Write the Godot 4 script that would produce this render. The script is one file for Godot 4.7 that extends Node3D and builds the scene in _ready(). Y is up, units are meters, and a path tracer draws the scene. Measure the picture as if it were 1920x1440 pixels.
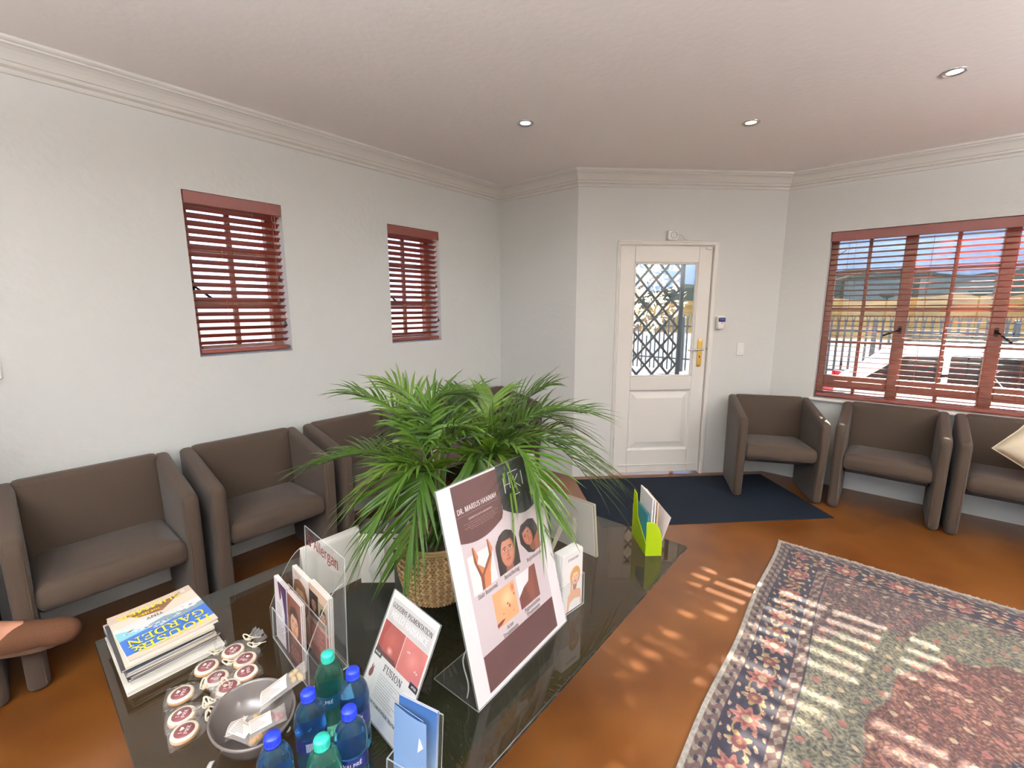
extends Node3D
# Waiting room: walls at x = XL, z = ZE, a 45 degree door wall from K to C, and the window wall z = ZR.
const XL := -2.986
const ZE := -3.299
const ZR := -4.587
const KX := -2.11
const CEIL := 2.63
const XR := 3.3
const ZB := 3.3
const TT := 0.5            # top of the glass table
var M := {}
var rng := RandomNumberGenerator.new()
var used := {}
var sans: SystemFont
var serif: SystemFont

func _ready() -> void:
	rng.seed = 11
	# ---------------------------------------------------------------- camera, sky, sun, exposure
	var cam := Camera3D.new()
	cam.name = "camera"
	cam.position = Vector3(0, 1.525, 0)
	cam.basis = Basis(Vector3.UP, deg_to_rad(40.7)) * Basis(Vector3.RIGHT, deg_to_rad(-9.66)) * Basis(Vector3.BACK, deg_to_rad(-0.11))
	cam.fov = 81.67
	cam.near = 0.05
	cam.far = 2000.0
	add_child(cam)
	cam.current = true
	var env := Environment.new()
	env.background_mode = Environment.BG_SKY
	var sky := ProceduralSkyMaterial.new()
	sky.sky_top_color = Color(0.6, 0.74, 0.94)
	sky.sky_horizon_color = Color(0.86, 0.91, 0.97)
	sky.ground_bottom_color = Color(0.5, 0.48, 0.44)
	sky.ground_horizon_color = Color(0.8, 0.8, 0.78)
	sky.energy_multiplier = 3.2
	env.sky = Sky.new()
	env.sky.sky_material = sky
	env.tonemap_mode = Environment.TONE_MAPPER_LINEAR
	env.tonemap_exposure = 1.05
	env.sdfgi_enabled = true
	env.ssao_enabled = true
	env.ssil_enabled = true
	env.volumetric_fog_enabled = true        # only for the haze bank before the mountain
	env.volumetric_fog_density = 0.0
	var we := WorldEnvironment.new()
	we.name = "world_environment"
	we.environment = env
	add_child(we)
	var sun := DirectionalLight3D.new()
	sun.name = "sun"
	sun.light_color = Color(1.0, 0.95, 0.86)
	sun.light_energy = 16.0
	sun.light_angular_distance = 0.35
	sun.shadow_enabled = true
	sun.sky_mode = DirectionalLight3D.SKY_MODE_LIGHT_ONLY
	add_child(sun)
	sun.look_at_from_position(Vector3(0.18, 0.45, -1.0), Vector3.ZERO, Vector3.UP)
	# ---------------------------------------------------------------- the place
	sans = SystemFont.new()
	sans.font_names = PackedStringArray(["Droid Sans"])
	serif = SystemFont.new()
	serif.font_names = PackedStringArray(["Droid Serif"])
	materials()
	room()
	left_windows()
	street_window()
	back_openings()
	entrance()
	downlights()
	uplighters()
	outside()
	floor_covers()
	chairs()
	glass_table()
	palm()
	magazines()
	cookies()
	sweet_bowl()
	bottles()
	big_poster()
	small_poster()
	leaflet_holders()
	cards_and_signs()
	seated_person()

# ==================================================================== helpers: naming
func numbered(called: String) -> String:
	if not used.has(called):
		used[called] = 0
		return called
	used[called] += 1
	return "%s_%03d" % [called, used[called]]

func meta(o: Node, label := "", category := "", group := "", kind := "") -> Node:
	if label: o.set_meta("label", label)
	if category: o.set_meta("category", category)
	if group: o.set_meta("group", group)
	if kind: o.set_meta("kind", kind)
	return o

func thing(called: String, label: String, category: String, at := Vector3.ZERO, turn := 0.0, group := "") -> Node3D:
	var o := Node3D.new()
	o.name = numbered(called)
	add_child(o)
	o.position = at
	o.rotation.y = turn
	meta(o, label, category, group)
	return o

func structure(called: String) -> Node3D:
	var o := Node3D.new()
	o.name = called
	add_child(o)
	o.set_meta("kind", "structure")
	return o

func copy(o: Node3D, called: String, label: String, at: Vector3, turn: float) -> Node3D:
	var c: Node3D = o.duplicate()
	c.name = numbered(called)
	add_child(c)
	c.position = at
	c.rotation.y = turn
	c.set_meta("label", label)
	return c

func begin() -> SurfaceTool:
	var st := SurfaceTool.new()
	st.begin(Mesh.PRIMITIVE_TRIANGLES)
	return st

func done(st: SurfaceTool) -> ArrayMesh:
	st.generate_normals()
	return st.commit()

func put(parent: Node, called: String, mesh: Mesh, mat: Material, xf := Transform3D()) -> MeshInstance3D:
	var o := MeshInstance3D.new()
	o.name = called
	o.mesh = mesh
	o.material_override = mat
	o.transform = xf
	parent.add_child(o, true)
	return o

func part(parent: Node, called: String, st: SurfaceTool, mat: Material, xf := Transform3D()) -> MeshInstance3D:
	return put(parent, called, done(st), mat, xf)

# ==================================================================== helpers: shapes
func face(st: SurfaceTool, p: Array, out: Vector3, uv: Array = []) -> void:
	var q := p.duplicate()
	var t := uv.duplicate()
	var n := Vector3.ZERO
	for i in range(1, q.size() - 1):
		n += (q[i] - q[0]).cross(q[i + 1] - q[0])
	if n.dot(out) > 0.0:
		q.reverse()
		t.reverse()
	for i in range(1, q.size() - 1):
		for k in [0, i, i + 1]:
			st.set_uv(t[k] if t.size() else Vector2(q[k].x + q[k].z, -q[k].y))
			st.add_vertex(q[k])

func quad_uv(st: SurfaceTool, a: Vector3, b: Vector3, c: Vector3, d: Vector3, out: Vector3) -> void:   # a bottom left, b bottom right, c top right, d top left
	face(st, [a, b, c, d], out, [Vector2(0, 1), Vector2(1, 1), Vector2(1, 0), Vector2(0, 0)])

func box(st: SurfaceTool, c: Vector3, s: Vector3, b := Basis()) -> void:
	st.set_smooth_group(-1)
	var h := s * 0.5
	for ax in 3:
		for sg in [-1.0, 1.0]:
			var n := Vector3.ZERO
			n[ax] = sg
			var i := (ax + 1) % 3
			var j := (ax + 2) % 3
			var pts := []
			for w in [[-1, -1], [1, -1], [1, 1], [-1, 1]]:
				var v := Vector3.ZERO
				v[ax] = sg * h[ax]
				v[i] = w[0] * h[i]
				v[j] = w[1] * h[j]
				pts.append(c + b * v)
			face(st, pts, b * n)

func cbox(st: SurfaceTool, c: Vector3, s: Vector3, r := 0.004, b := Basis()) -> void:   # box with chamfered edges
	st.set_smooth_group(-1)
	var h := s * 0.5
	r = minf(r, minf(h.x, minf(h.y, h.z)) * 0.95)
	var P := func(ax: int, sg: Vector3) -> Vector3:
		var v := Vector3(sg.x * (h.x - r), sg.y * (h.y - r), sg.z * (h.z - r))
		v[ax] = sg[ax] * h[ax]
		return c + b * v
	for ax in 3:
		var i := (ax + 1) % 3
		var j := (ax + 2) % 3
		for s1 in [-1.0, 1.0]:
			var q := []
			for w in [[-1, -1], [1, -1], [1, 1], [-1, 1]]:
				var g := Vector3.ZERO
				g[ax] = s1
				g[i] = w[0]
				g[j] = w[1]
				q.append(P.call(ax, g))
			var n := Vector3.ZERO
			n[ax] = s1
			face(st, q, b * n)
			for s2 in [-1.0, 1.0]:
				var e := Vector3.ZERO
				e[ax] = s1
				e[i] = s2
				var lo := e
				var hi := e
				lo[j] = -1.0
				hi[j] = 1.0
				face(st, [P.call(ax, lo), P.call(ax, hi), P.call(i, hi), P.call(i, lo)], b * e)
	for sx in [-1.0, 1.0]:
		for sy in [-1.0, 1.0]:
			for sz in [-1.0, 1.0]:
				var g := Vector3(sx, sy, sz)
				face(st, [P.call(0, g), P.call(1, g), P.call(2, g)], b * g)

func tube(st: SurfaceTool, pts: Array, r, seg := 8, cap := true, flat := 1.0) -> void:   # r: number or array of radii
	st.set_smooth_group(1)
	var up := Vector3.UP
	var rings := []
	for i in pts.size():
		var t: Vector3 = (pts[mini(i + 1, pts.size() - 1)] - pts[maxi(i - 1, 0)]).normalized()
		if i == 0 and absf(t.dot(up)) > 0.95:
			up = Vector3.RIGHT
		var x := up.cross(t).normalized()
		up = t.cross(x).normalized()
		var rr: float = r[i] if r is Array else r
		var ring := []
		for k in seg:
			var a := TAU * k / seg
			ring.append(pts[i] + x * cos(a) * rr + up * sin(a) * rr * flat)
		rings.append(ring)
	for i in pts.size() - 1:
		for k in seg:
			var k2 := (k + 1) % seg
			var m: Vector3 = rings[i][k] + rings[i][k2] - pts[i] * 2.0
			face(st, [rings[i][k], rings[i][k2], rings[i + 1][k2], rings[i + 1][k]], m)
	if cap:
		st.set_smooth_group(-1)
		face(st, rings[0], pts[0] - pts[1])
		face(st, rings[-1], pts[-1] - pts[-2])

func lathe(st: SurfaceTool, prof: Array, seg := 24, xf := Transform3D(), sx := 1.0, sz := 1.0, smooth := true) -> void:   # prof: Vector2(r, y) from bottom to top, outside to the right
	st.set_smooth_group(1 if smooth else -1)
	for i in prof.size() - 1:
		var a: Vector2 = prof[i]
		var b: Vector2 = prof[i + 1]
		var d := b - a
		for k in seg:
			var t0 := TAU * k / seg
			var t1 := TAU * (k + 1) / seg
			var q := []
			var uv := []
			for w in [[a, t0, k, i], [a, t1, k + 1, i], [b, t1, k + 1, i + 1], [b, t0, k, i + 1]]:
				var rr: float = w[0].x
				q.append(xf * Vector3(cos(w[1]) * rr * sx, w[0].y, sin(w[1]) * rr * sz))
				uv.append(Vector2(float(w[2]) / seg, 1.0 - float(w[3]) / (prof.size() - 1)))
			var tm := (t0 + t1) * 0.5
			var n := Vector3(cos(tm) * d.y, -d.x, sin(tm) * d.y)
			if a.x < 1e-6:
				face(st, [q[0], q[2], q[3]], xf.basis * n, [uv[0], uv[2], uv[3]])
			elif b.x < 1e-6:
				face(st, [q[0], q[1], q[2]], xf.basis * n, [uv[0], uv[1], uv[2]])
			else:
				face(st, q, xf.basis * n, uv)

func extrude(st: SurfaceTool, poly: PackedVector2Array, depth: float, xf := Transform3D(), smooth_sides := false) -> void:   # polygon in x, y; from z = -depth/2 to depth/2
	var idx := Geometry2D.triangulate_polygon(poly)
	st.set_smooth_group(-1)
	for s in [-0.5, 0.5]:
		for i in range(0, idx.size(), 3):
			var q := []
			for k in 3:
				q.append(xf * Vector3(poly[idx[i + k]].x, poly[idx[i + k]].y, s * depth))
			face(st, q, xf.basis.z * s)
	var area := 0.0
	for i in poly.size():
		area += poly[i].cross(poly[(i + 1) % poly.size()])
	st.set_smooth_group(2 if smooth_sides else -1)
	for i in poly.size():
		var a := poly[i]
		var b := poly[(i + 1) % poly.size()]
		var n := (b - a).orthogonal() * (1.0 if area > 0 else -1.0)
		if n.dot(Vector2((b - a).y, -(b - a).x)) * signf(area) < 0:
			n = -n
		face(st, [xf * Vector3(a.x, a.y, -depth / 2), xf * Vector3(b.x, b.y, -depth / 2), xf * Vector3(b.x, b.y, depth / 2), xf * Vector3(a.x, a.y, depth / 2)], xf.basis * Vector3(n.x, n.y, 0))

func rounded(poly: Array, r: float, steps := 4) -> PackedVector2Array:   # corners of a convex polygon rounded
	var out := PackedVector2Array()
	var n := poly.size()
	for i in n:
		var p: Vector2 = poly[i]
		var a: Vector2 = (poly[(i + n - 1) % n] - p)
		var b: Vector2 = (poly[(i + 1) % n] - p)
		var rr := minf(r, minf(a.length(), b.length()) * 0.45)
		var p0 := p + a.normalized() * rr
		var p1 := p + b.normalized() * rr
		for k in steps + 1:
			var t := float(k) / steps
			out.append(p0.lerp(p, t).lerp(p.lerp(p1, t), t))
	return out

func inset(poly: PackedVector2Array, d: float) -> PackedVector2Array:
	var c := Vector2.ZERO
	for p in poly:
		c += p
	c /= poly.size()
	var out := PackedVector2Array()
	var n := poly.size()
	for i in n:
		var e0 := (poly[i] - poly[(i + n - 1) % n]).normalized()
		var e1 := (poly[(i + 1) % n] - poly[i]).normalized()
		var m := (e0.orthogonal() + e1.orthogonal()).normalized()
		if m.dot(c - poly[i]) < 0:
			m = -m
		out.append(poly[i] + m * d)
	return out

func pad(st: SurfaceTool, poly: PackedVector2Array, thick: float, r: float, xf := Transform3D(), crown := 0.0) -> void:   # a convex outline made into a padded panel with rounded edges
	st.set_smooth_group(3)
	var rings := []
	var steps := 4
	for side in 2:
		for k in steps + 1:
			var a := PI / 2 * k / steps
			if side == 1 and k == 0 and thick <= 2.0 * r + 1e-6:
				continue
			var z := -thick / 2 + r - r * cos(a) if side == 0 else thick / 2 - r + r * sin(a)
			var ins := r - r * sin(a) if side == 0 else r - r * cos(a)
			var ring := []
			for p in inset(poly, ins):
				ring.append(xf * Vector3(p.x, p.y, z))
			rings.append(ring)
	var n := poly.size()
	var cen := Vector3.ZERO
	for ring in rings:
		for p in ring:
			cen += p
	cen /= float(rings.size() * n)
	for i in rings.size() - 1:
		for k in n:
			var k2 := (k + 1) % n
			var q := [rings[i][k], rings[i][k2], rings[i + 1][k2], rings[i + 1][k]]
			face(st, q, (q[0] + q[2]) * 0.5 - cen)
	for e in [0, rings.size() - 1]:
		var ring: Array = rings[e]
		var m := Vector3.ZERO
		for p in ring:
			m += p
		m /= float(n)
		var o := xf.basis.z * (-1.0 if e == 0 else 1.0)
		m += o.normalized() * crown
		var prev: Array = ring
		for s in [0.72, 0.4]:
			var inner := []
			for p in ring:
				inner.append(m + (p - o.normalized() * -0.0 - m) * s + o.normalized() * crown * (1.0 - s) * s * 0.9)
			for k in n:
				var k2 := (k + 1) % n
				face(st, [prev[k], prev[k2], inner[k2], inner[k]], o)
			prev = inner
		for k in n:
			face(st, [prev[k], prev[(k + 1) % n], m], o)

func grid(st: SurfaceTool, nu: int, nv: int, f: Callable, out: Vector3) -> void:   # f(u, v) -> point
	st.set_smooth_group(4)
	var P := []
	for j in nv + 1:
		var row := []
		for i in nu + 1:
			row.append(f.call(float(i) / nu, float(j) / nv))
		P.append(row)
	for j in nv:
		for i in nu:
			var uv := []
			for w in [[i, j], [i + 1, j], [i + 1, j + 1], [i, j + 1]]:
				uv.append(Vector2(float(w[0]) / nu, 1.0 - float(w[1]) / nv))
			var q := [P[j][i], P[j][i + 1], P[j + 1][i + 1], P[j + 1][i]]
			face(st, q, out, uv)

func ribbon(st: SurfaceTool, pts: Array, width: float, side: Vector3) -> void:   # a thin strip along a path
	st.set_smooth_group(5)
	for i in pts.size() - 1:
		var a: Vector3 = pts[i]
		var b: Vector3 = pts[i + 1]
		var s := side.normalized() * width * 0.5
		face(st, [a - s, a + s, b + s, b - s], side.cross(b - a))

func lettering(parent: Node, text: String, size: float, at: Transform3D, mat: Material, font: Font = null, wide := 1.0, called := "lettering") -> MeshInstance3D:
	var t := TextMesh.new()
	t.text = text
	t.font = font if font else sans
	t.font_size = 40
	t.pixel_size = size / 29.0       # capitals come out about as high as size
	t.depth = 0.0006
	t.curve_step = 3.0
	t.horizontal_alignment = HORIZONTAL_ALIGNMENT_CENTER
	t.vertical_alignment = VERTICAL_ALIGNMENT_CENTER
	return put(parent, called, t, mat, at * Transform3D(Basis.from_scale(Vector3(wide, 1, 1)), Vector3.ZERO))

func flat_at(right: Vector3, up: Vector3, at: Vector3) -> Transform3D:
	var r := right.normalized()
	var u := up.normalized()
	return Transform3D(Basis(r, u, r.cross(u)), at)

# ==================================================================== helpers: pictures
func picture(w: int, h: int, c: Color) -> Image:
	var im := Image.create_empty(w, h, false, Image.FORMAT_RGBA8)
	im.fill(c)
	return im

func fill_poly(im: Image, pts: Array, c: Color) -> void:
	var y0 := im.get_height()
	var y1 := 0
	for p in pts:
		y0 = mini(y0, int(floor(p.y)))
		y1 = maxi(y1, int(ceil(p.y)))
	for y in range(maxi(y0, 0), mini(y1, im.get_height() - 1) + 1):
		var xs := []
		for i in pts.size():
			var a: Vector2 = pts[i]
			var b: Vector2 = pts[(i + 1) % pts.size()]
			if (a.y <= y + 0.5) != (b.y <= y + 0.5):
				xs.append(a.x + (y + 0.5 - a.y) / (b.y - a.y) * (b.x - a.x))
		xs.sort()
		for i in range(0, xs.size() - 1, 2):
			im.fill_rect(Rect2i(int(xs[i]), y, maxi(1, int(xs[i + 1]) - int(xs[i])), 1), c)

func fill_ellipse(im: Image, cx: float, cy: float, rx: float, ry: float, c: Color, turn := 0.0) -> void:
	var p := []
	for i in 32:
		p.append(Vector2(cx, cy) + Vector2(cos(TAU * i / 32) * rx, sin(TAU * i / 32) * ry).rotated(turn))
	fill_poly(im, p, c)

func soft_ellipse(im: Image, cx: float, cy: float, rx: float, ry: float, c0: Color, c1: Color, turn := 0.0, steps := 7) -> void:   # c0 at the rim, c1 in the middle
	for i in steps:
		var t := float(i) / (steps - 1)
		fill_ellipse(im, cx, cy, rx * (1 - t * 0.85), ry * (1 - t * 0.85), c0.lerp(c1, t), turn)

func printed(im: Image, rough := 0.4) -> StandardMaterial3D:
	var m := StandardMaterial3D.new()
	m.albedo_texture = ImageTexture.create_from_image(im)
	m.roughness = rough
	return m

func mat(c: Color, rough := 0.6, metal := 0.0) -> StandardMaterial3D:
	var m := StandardMaterial3D.new()
	m.albedo_color = c
	m.roughness = rough
	m.metallic = metal
	return m

func rgb(r: int, g: int, b: int) -> Color:
	return Color8(r, g, b)

func clear(c: Color, alpha: float, rough := 0.02) -> StandardMaterial3D:
	var m := mat(Color(c.r, c.g, c.b, alpha), rough)
	m.transparency = BaseMaterial3D.TRANSPARENCY_ALPHA
	return m

func noise_image(size: int, freq: float, seed_: int, octaves := 4, kind := FastNoiseLite.TYPE_SIMPLEX_SMOOTH) -> Image:
	var n := FastNoiseLite.new()
	n.seed = seed_
	n.noise_type = kind
	n.frequency = freq
	n.fractal_octaves = octaves
	var im := n.get_seamless_image(size, size)
	im.convert(Image.FORMAT_L8)
	return im

func ramp_image(a: PackedByteArray, b: PackedByteArray, size: int, stops: Array, mixb: float) -> ImageTexture:   # two noises mixed, through a list of colours
	var lut := []
	for i in 256:
		var t := i / 255.0 * (stops.size() - 1)
		var k := mini(int(t), stops.size() - 2)
		lut.append(stops[k].lerp(stops[k + 1], t - k))
	var data := PackedByteArray()
	data.resize(size * size * 3)
	for i in size * size:
		var c: Color = lut[clampi(int(a[i] * (1.0 - mixb) + b[i] * mixb), 0, 255)]
		data[i * 3] = c.r8
		data[i * 3 + 1] = c.g8
		data[i * 3 + 2] = c.b8
	return ImageTexture.create_from_image(Image.create_from_data(size, size, false, Image.FORMAT_RGB8, data))

func triplanar(m: StandardMaterial3D, scale: float, world := true) -> StandardMaterial3D:
	m.uv1_triplanar = true
	m.uv1_world_triplanar = world
	m.uv1_scale = Vector3.ONE * scale
	return m

func relief(m: StandardMaterial3D, im: Image, amount: float) -> StandardMaterial3D:
	m.heightmap_enabled = true
	m.heightmap_texture = ImageTexture.create_from_image(im)
	m.heightmap_scale = amount
	return m

# ==================================================================== materials
func materials() -> void:
	var n1 := noise_image(512, 0.008, 3, 4)
	var n2 := noise_image(512, 0.05, 5, 4)
	var fine := noise_image(256, 0.2, 8, 3)
	var d1 := n1.get_data()
	var d2 := n2.get_data()
	M.fine = fine
	# plastered walls and ceiling
	M.wall = triplanar(relief(mat(rgb(214, 215, 211), 0.65), n2, 0.12), 0.8)
	M.ceiling = triplanar(relief(mat(rgb(238, 234, 230), 0.8), n2, 0.08), 0.8)
	M.cornice = mat(rgb(214, 211, 204), 0.6)
	M.outer = mat(rgb(220, 214, 200), 0.9)
	M.white_paint = mat(rgb(231, 228, 222), 0.35)
	# stained cement floor, sealed and glossy
	var fl := mat(Color.WHITE, 0.27)
	fl.albedo_texture = ramp_image(noise_image(512, 0.008, 3, 2).get_data(), noise_image(512, 0.022, 4, 2).get_data(), 512, [rgb(76, 40, 14), rgb(94, 52, 19), rgb(106, 62, 24), rgb(116, 70, 30), rgb(126, 80, 38)], 0.45)
	fl.roughness = 0.3
	fl.metallic_specular = 0.6
	M.floor = triplanar(fl, 0.3)
	# upholstery
	var fab := mat(Color.WHITE, 0.85)
	fab.albedo_texture = ramp_image(fine.get_data(), fine.get_data(), 256, [rgb(43, 31, 21), rgb(58, 43, 30), rgb(72, 55, 40)], 0.0)
	fab.rim_enabled = true
	fab.rim = 0.15
	fab.rim_tint = 0.5
	M.fabric = triplanar(relief(fab, fine, 0.05), 6.0, false)
	# red-brown wood of windows and blinds
	var wood := noise_image(256, 0.03, 21, 3).get_data()
	var wd := mat(Color.WHITE, 0.45)
	wd.albedo_texture = ramp_image(wood, fine.get_data(), 256, [rgb(126, 86, 68), rgb(148, 104, 84), rgb(166, 122, 100)], 0.25)
	wd.uv1_triplanar = true
	wd.uv1_scale = Vector3(1.5, 9, 9)
	M.wood = wd
	var sl := mat(rgb(122, 62, 52), 0.4)
	sl.backlight_enabled = true
	sl.backlight = Color(0.85, 0.46, 0.38)
	M.slat = sl
	M.valance = mat(rgb(122, 62, 52), 0.4)      # same stain as the slats, in thicker stock
	M.cord = mat(rgb(160, 100, 80), 0.8)
	M.tassel = mat(rgb(60, 34, 26), 0.5)
	# glass
	M.pane = clear(Color(0, 0, 0), 0.01, 0.0)
	M.table_glass = clear(rgb(40, 42, 30), 0.55, 0.0)
	M.table_edge = clear(rgb(10, 34, 34), 0.75, 0.05)
	M.acrylic = clear(Color(1, 1, 1), 0.02, 0.0)
	M.acrylic.metallic_specular = 0.33
	M.acrylic_edge = clear(rgb(225, 232, 232), 0.55, 0.1)
	# metals and plastics
	M.brass = mat(rgb(214, 176, 92), 0.28, 1.0)
	M.steel = mat(rgb(190, 190, 192), 0.3, 1.0)
	M.dark_steel = mat(rgb(64, 76, 84), 0.5, 0.3)
	M.iron = mat(rgb(40, 34, 30), 0.5, 0.6)
	M.plastic = mat(rgb(236, 236, 232), 0.35)
	M.black = mat(rgb(22, 22, 24), 0.5)
	M.blue_lens = mat(rgb(24, 30, 92), 0.2)
	M.mat_rubber = relief(mat(rgb(24, 30, 40), 0.8), fine, 0.2)
	triplanar(M.mat_rubber, 5.0)
	M.mat_rubber.metallic_specular = 0.25
	# paper and print
	M.paper = mat(rgb(236, 233, 228), 0.6)
	M.card = mat(rgb(222, 218, 208), 0.7)
	M.ink = mat(rgb(36, 28, 30), 0.6)
	M.white_ink = mat(rgb(244, 240, 238), 0.6)
	M.maroon = mat(rgb(104, 34, 36), 0.6)
	M.yellow_ink = mat(rgb(248, 224, 40), 0.5)
	M.pages = mat(rgb(214, 208, 198), 0.8)

# ==================================================================== room shell
func slab(st: SurfaceTool, o: Vector3, u: Vector3, out: Vector3, length: float, height: float, thick: float, holes: Array) -> void:   # wall with rectangular openings [u0, u1, y0, y1]
	var us := [0.0, length]
	var ys := [0.0, height]
	for h in holes:
		us.append_array([h[0], h[1]])
		ys.append_array([h[2], h[3]])
	us.sort()
	ys.sort()
	for i in us.size() - 1:
		for j in ys.size() - 1:
			var a: float = us[i]
			var b: float = us[i + 1]
			var c: float = ys[j]
			var d: float = ys[j + 1]
			if b - a < 1e-4 or d - c < 1e-4:
				continue
			var open := false
			for h in holes:
				if (a + b) / 2 > h[0] and (a + b) / 2 < h[1] and (c + d) / 2 > h[2] and (c + d) / 2 < h[3]:
					open = true
			if not open:
				box(st, o + u * (a + b) / 2 + Vector3.UP * (c + d) / 2 + out * thick / 2, Vector3(b - a, d - c, thick), Basis(u, Vector3.UP, u.cross(Vector3.UP)))

const U := Vector3(0.70710678, 0, -0.70710678)     # along the door wall
const N := Vector3(0.70710678, 0, 0.70710678)      # from the door wall into the room
const K := Vector3(KX, 0, ZE)
const W1 := [-0.755, -1.27, 1.256, 2.16]
const W2 := [-2.036, -2.535, 1.256, 2.155]
const WR := [-0.49, 1.62, 0.76, 2.135]
const THICK := 0.22

func room() -> void:
	var wl := structure("wall_left")
	var st := begin()
	slab(st, Vector3(XL, 0, ZB), Vector3(0, 0, -1), Vector3(-1, 0, 0), ZB - ZE + THICK, CEIL, THICK, [[ZB - W1[0], ZB - W1[1], W1[2], W1[3]], [ZB - W2[0], ZB - W2[1], W2[2], W2[3]]])
	part(wl, "plaster", st, M.wall)
	var wr := structure("wall_return")
	st = begin()
	slab(st, Vector3(XL, 0, ZE), Vector3(1, 0, 0), Vector3(0, 0, -1), KX - XL, CEIL, THICK, [])
	part(wr, "plaster", st, M.wall)
	var wd := structure("wall_door")
	st = begin()
	slab(st, K, U, -N, 1.822 + 0.1, CEIL, THICK, [[0.354, 1.229, 0.0, 2.075]])
	part(wd, "plaster", st, M.wall)
	var ws := structure("wall_street")
	st = begin()
	var x0 := -0.93
	slab(st, Vector3(x0, 0, ZR), Vector3(1, 0, 0), Vector3(0, 0, -1), XR + THICK - x0, CEIL, THICK, [[WR[0] - x0, WR[1] - x0, WR[2], WR[3]]])
	part(ws, "plaster", st, M.wall)
	var we := structure("wall_right")
	st = begin()
	slab(st, Vector3(XR, 0, ZR), Vector3(0, 0, 1), Vector3(1, 0, 0), ZB - ZR, CEIL, THICK, [])
	part(we, "plaster", st, M.wall)
	var wb := structure("wall_back")
	st = begin()
	slab(st, Vector3(XR + THICK, 0, ZB), Vector3(-1, 0, 0), Vector3(0, 0, 1), XR - XL + THICK * 2, CEIL, THICK, [[2.0, 4.6, 0.0, 2.2]])
	part(wb, "plaster", st, M.wall)
	var ce := structure("ceiling")
	st = begin()
	box(st, Vector3((XL + XR) / 2, CEIL + 0.1, (ZR + ZB) / 2), Vector3(XR - XL + 0.9, 0.2, ZB - ZR + 0.9))
	part(ce, "ceiling_board", st, M.ceiling)
	var fl := structure("floor")
	st = begin()
	box(st, Vector3((XL + XR) / 2, -0.05, (ZR + ZB) / 2), Vector3(XR - XL + 0.9, 0.1, ZB - ZR + 0.9))
	part(fl, "cement", st, M.floor)
	# cornice, one moulded length for each wall
	var path := [Vector3(XL, 0, ZB), Vector3(XL, 0, ZE), Vector3(KX, 0, ZE), Vector3(-0.822, 0, ZR), Vector3(XR, 0, ZR), Vector3(XR, 0, ZB), Vector3(XL, 0, ZB)]
	var prof := [Vector2(0.0, 0.118), Vector2(0.009, 0.118), Vector2(0.012, 0.112), Vector2(0.012, 0.098), Vector2(0.02, 0.094), Vector2(0.028, 0.09), Vector2(0.031, 0.082), Vector2(0.031, 0.076), Vector2(0.038, 0.074), Vector2(0.042, 0.066), Vector2(0.05, 0.052), Vector2(0.063, 0.038), Vector2(0.078, 0.028), Vector2(0.088, 0.025), Vector2(0.09, 0.018), Vector2(0.098, 0.016), Vector2(0.106, 0.01), Vector2(0.108, 0.0)]
	for i in path.size() - 1:
		var a: Vector3 = path[i]
		var b: Vector3 = path[i + 1]
		var d := (b - a).normalized()
		var inn := d.cross(Vector3.UP) * 1.0
		var prev: Vector3 = path[i - 1] if i > 0 else path[path.size() - 2]
		var nxt: Vector3 = path[i + 2] if i + 2 < path.size() else path[1]
		var d0 := (a - prev).normalized()
		var d2 := (nxt - b).normalized()
		var k0 := tan(0.5 * d0.signed_angle_to(d, Vector3.UP))
		var k1 := tan(0.5 * d.signed_angle_to(d2, Vector3.UP))
		st = begin()
		st.set_smooth_group(-1)
		for j in prof.size() - 1:
			var p: Vector2 = prof[j]
			var q: Vector2 = prof[j + 1]
			var A := func(w: Vector2) -> Vector3: return a + inn * w.x + Vector3.UP * (CEIL - w.y) + d * (-k0 * w.x)
			var B := func(w: Vector2) -> Vector3: return b + inn * w.x + Vector3.UP * (CEIL - w.y) + d * (k1 * w.x)
			face(st, [A.call(p), B.call(p), B.call(q), A.call(q)], inn - Vector3.UP)
		var tr := structure("trim_%d" % (i + 1))
		part(tr, "cornice_moulding", st, M.cornice)

# ==================================================================== blinds and windows
func slat_mesh(length: float, depth := 0.046) -> ArrayMesh:   # along x, crowned
	var st := begin()
	var top := []
	var n := 5
	for i in n:
		var t := float(i) / (n - 1) * 2.0 - 1.0
		top.append(Vector2(t * depth / 2, 0.0022 * (1 - t * t)))
	for i in n - 1:
		for s in [0.0, -0.0026]:
			st.set_smooth_group(1 if s == 0.0 else 2)
			face(st, [Vector3(-length / 2, top[i].y + s, top[i].x), Vector3(length / 2, top[i].y + s, top[i].x), Vector3(length / 2, top[i + 1].y + s, top[i + 1].x), Vector3(-length / 2, top[i + 1].y + s, top[i + 1].x)], Vector3.UP * (1 if s == 0.0 else -1))
	st.set_smooth_group(-1)
	for e in [0, n - 1]:
		face(st, [Vector3(-length / 2, top[e].y, top[e].x), Vector3(length / 2, top[e].y, top[e].x), Vector3(length / 2, top[e].y - 0.0026, top[e].x), Vector3(-length / 2, top[e].y - 0.0026, top[e].x)], Vector3(0, 0, -1 if e == 0 else 1))
	for s in [-1.0, 1.0]:
		var q := []
		for i in n:
			q.append(Vector3(s * length / 2, top[i].y, top[i].x))
		for i in range(n - 1, -1, -1):
			q.append(Vector3(s * length / 2, top[i].y - 0.0026, top[i].x))
		face(st, q, Vector3(s, 0, 0))
	return done(st)

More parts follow.
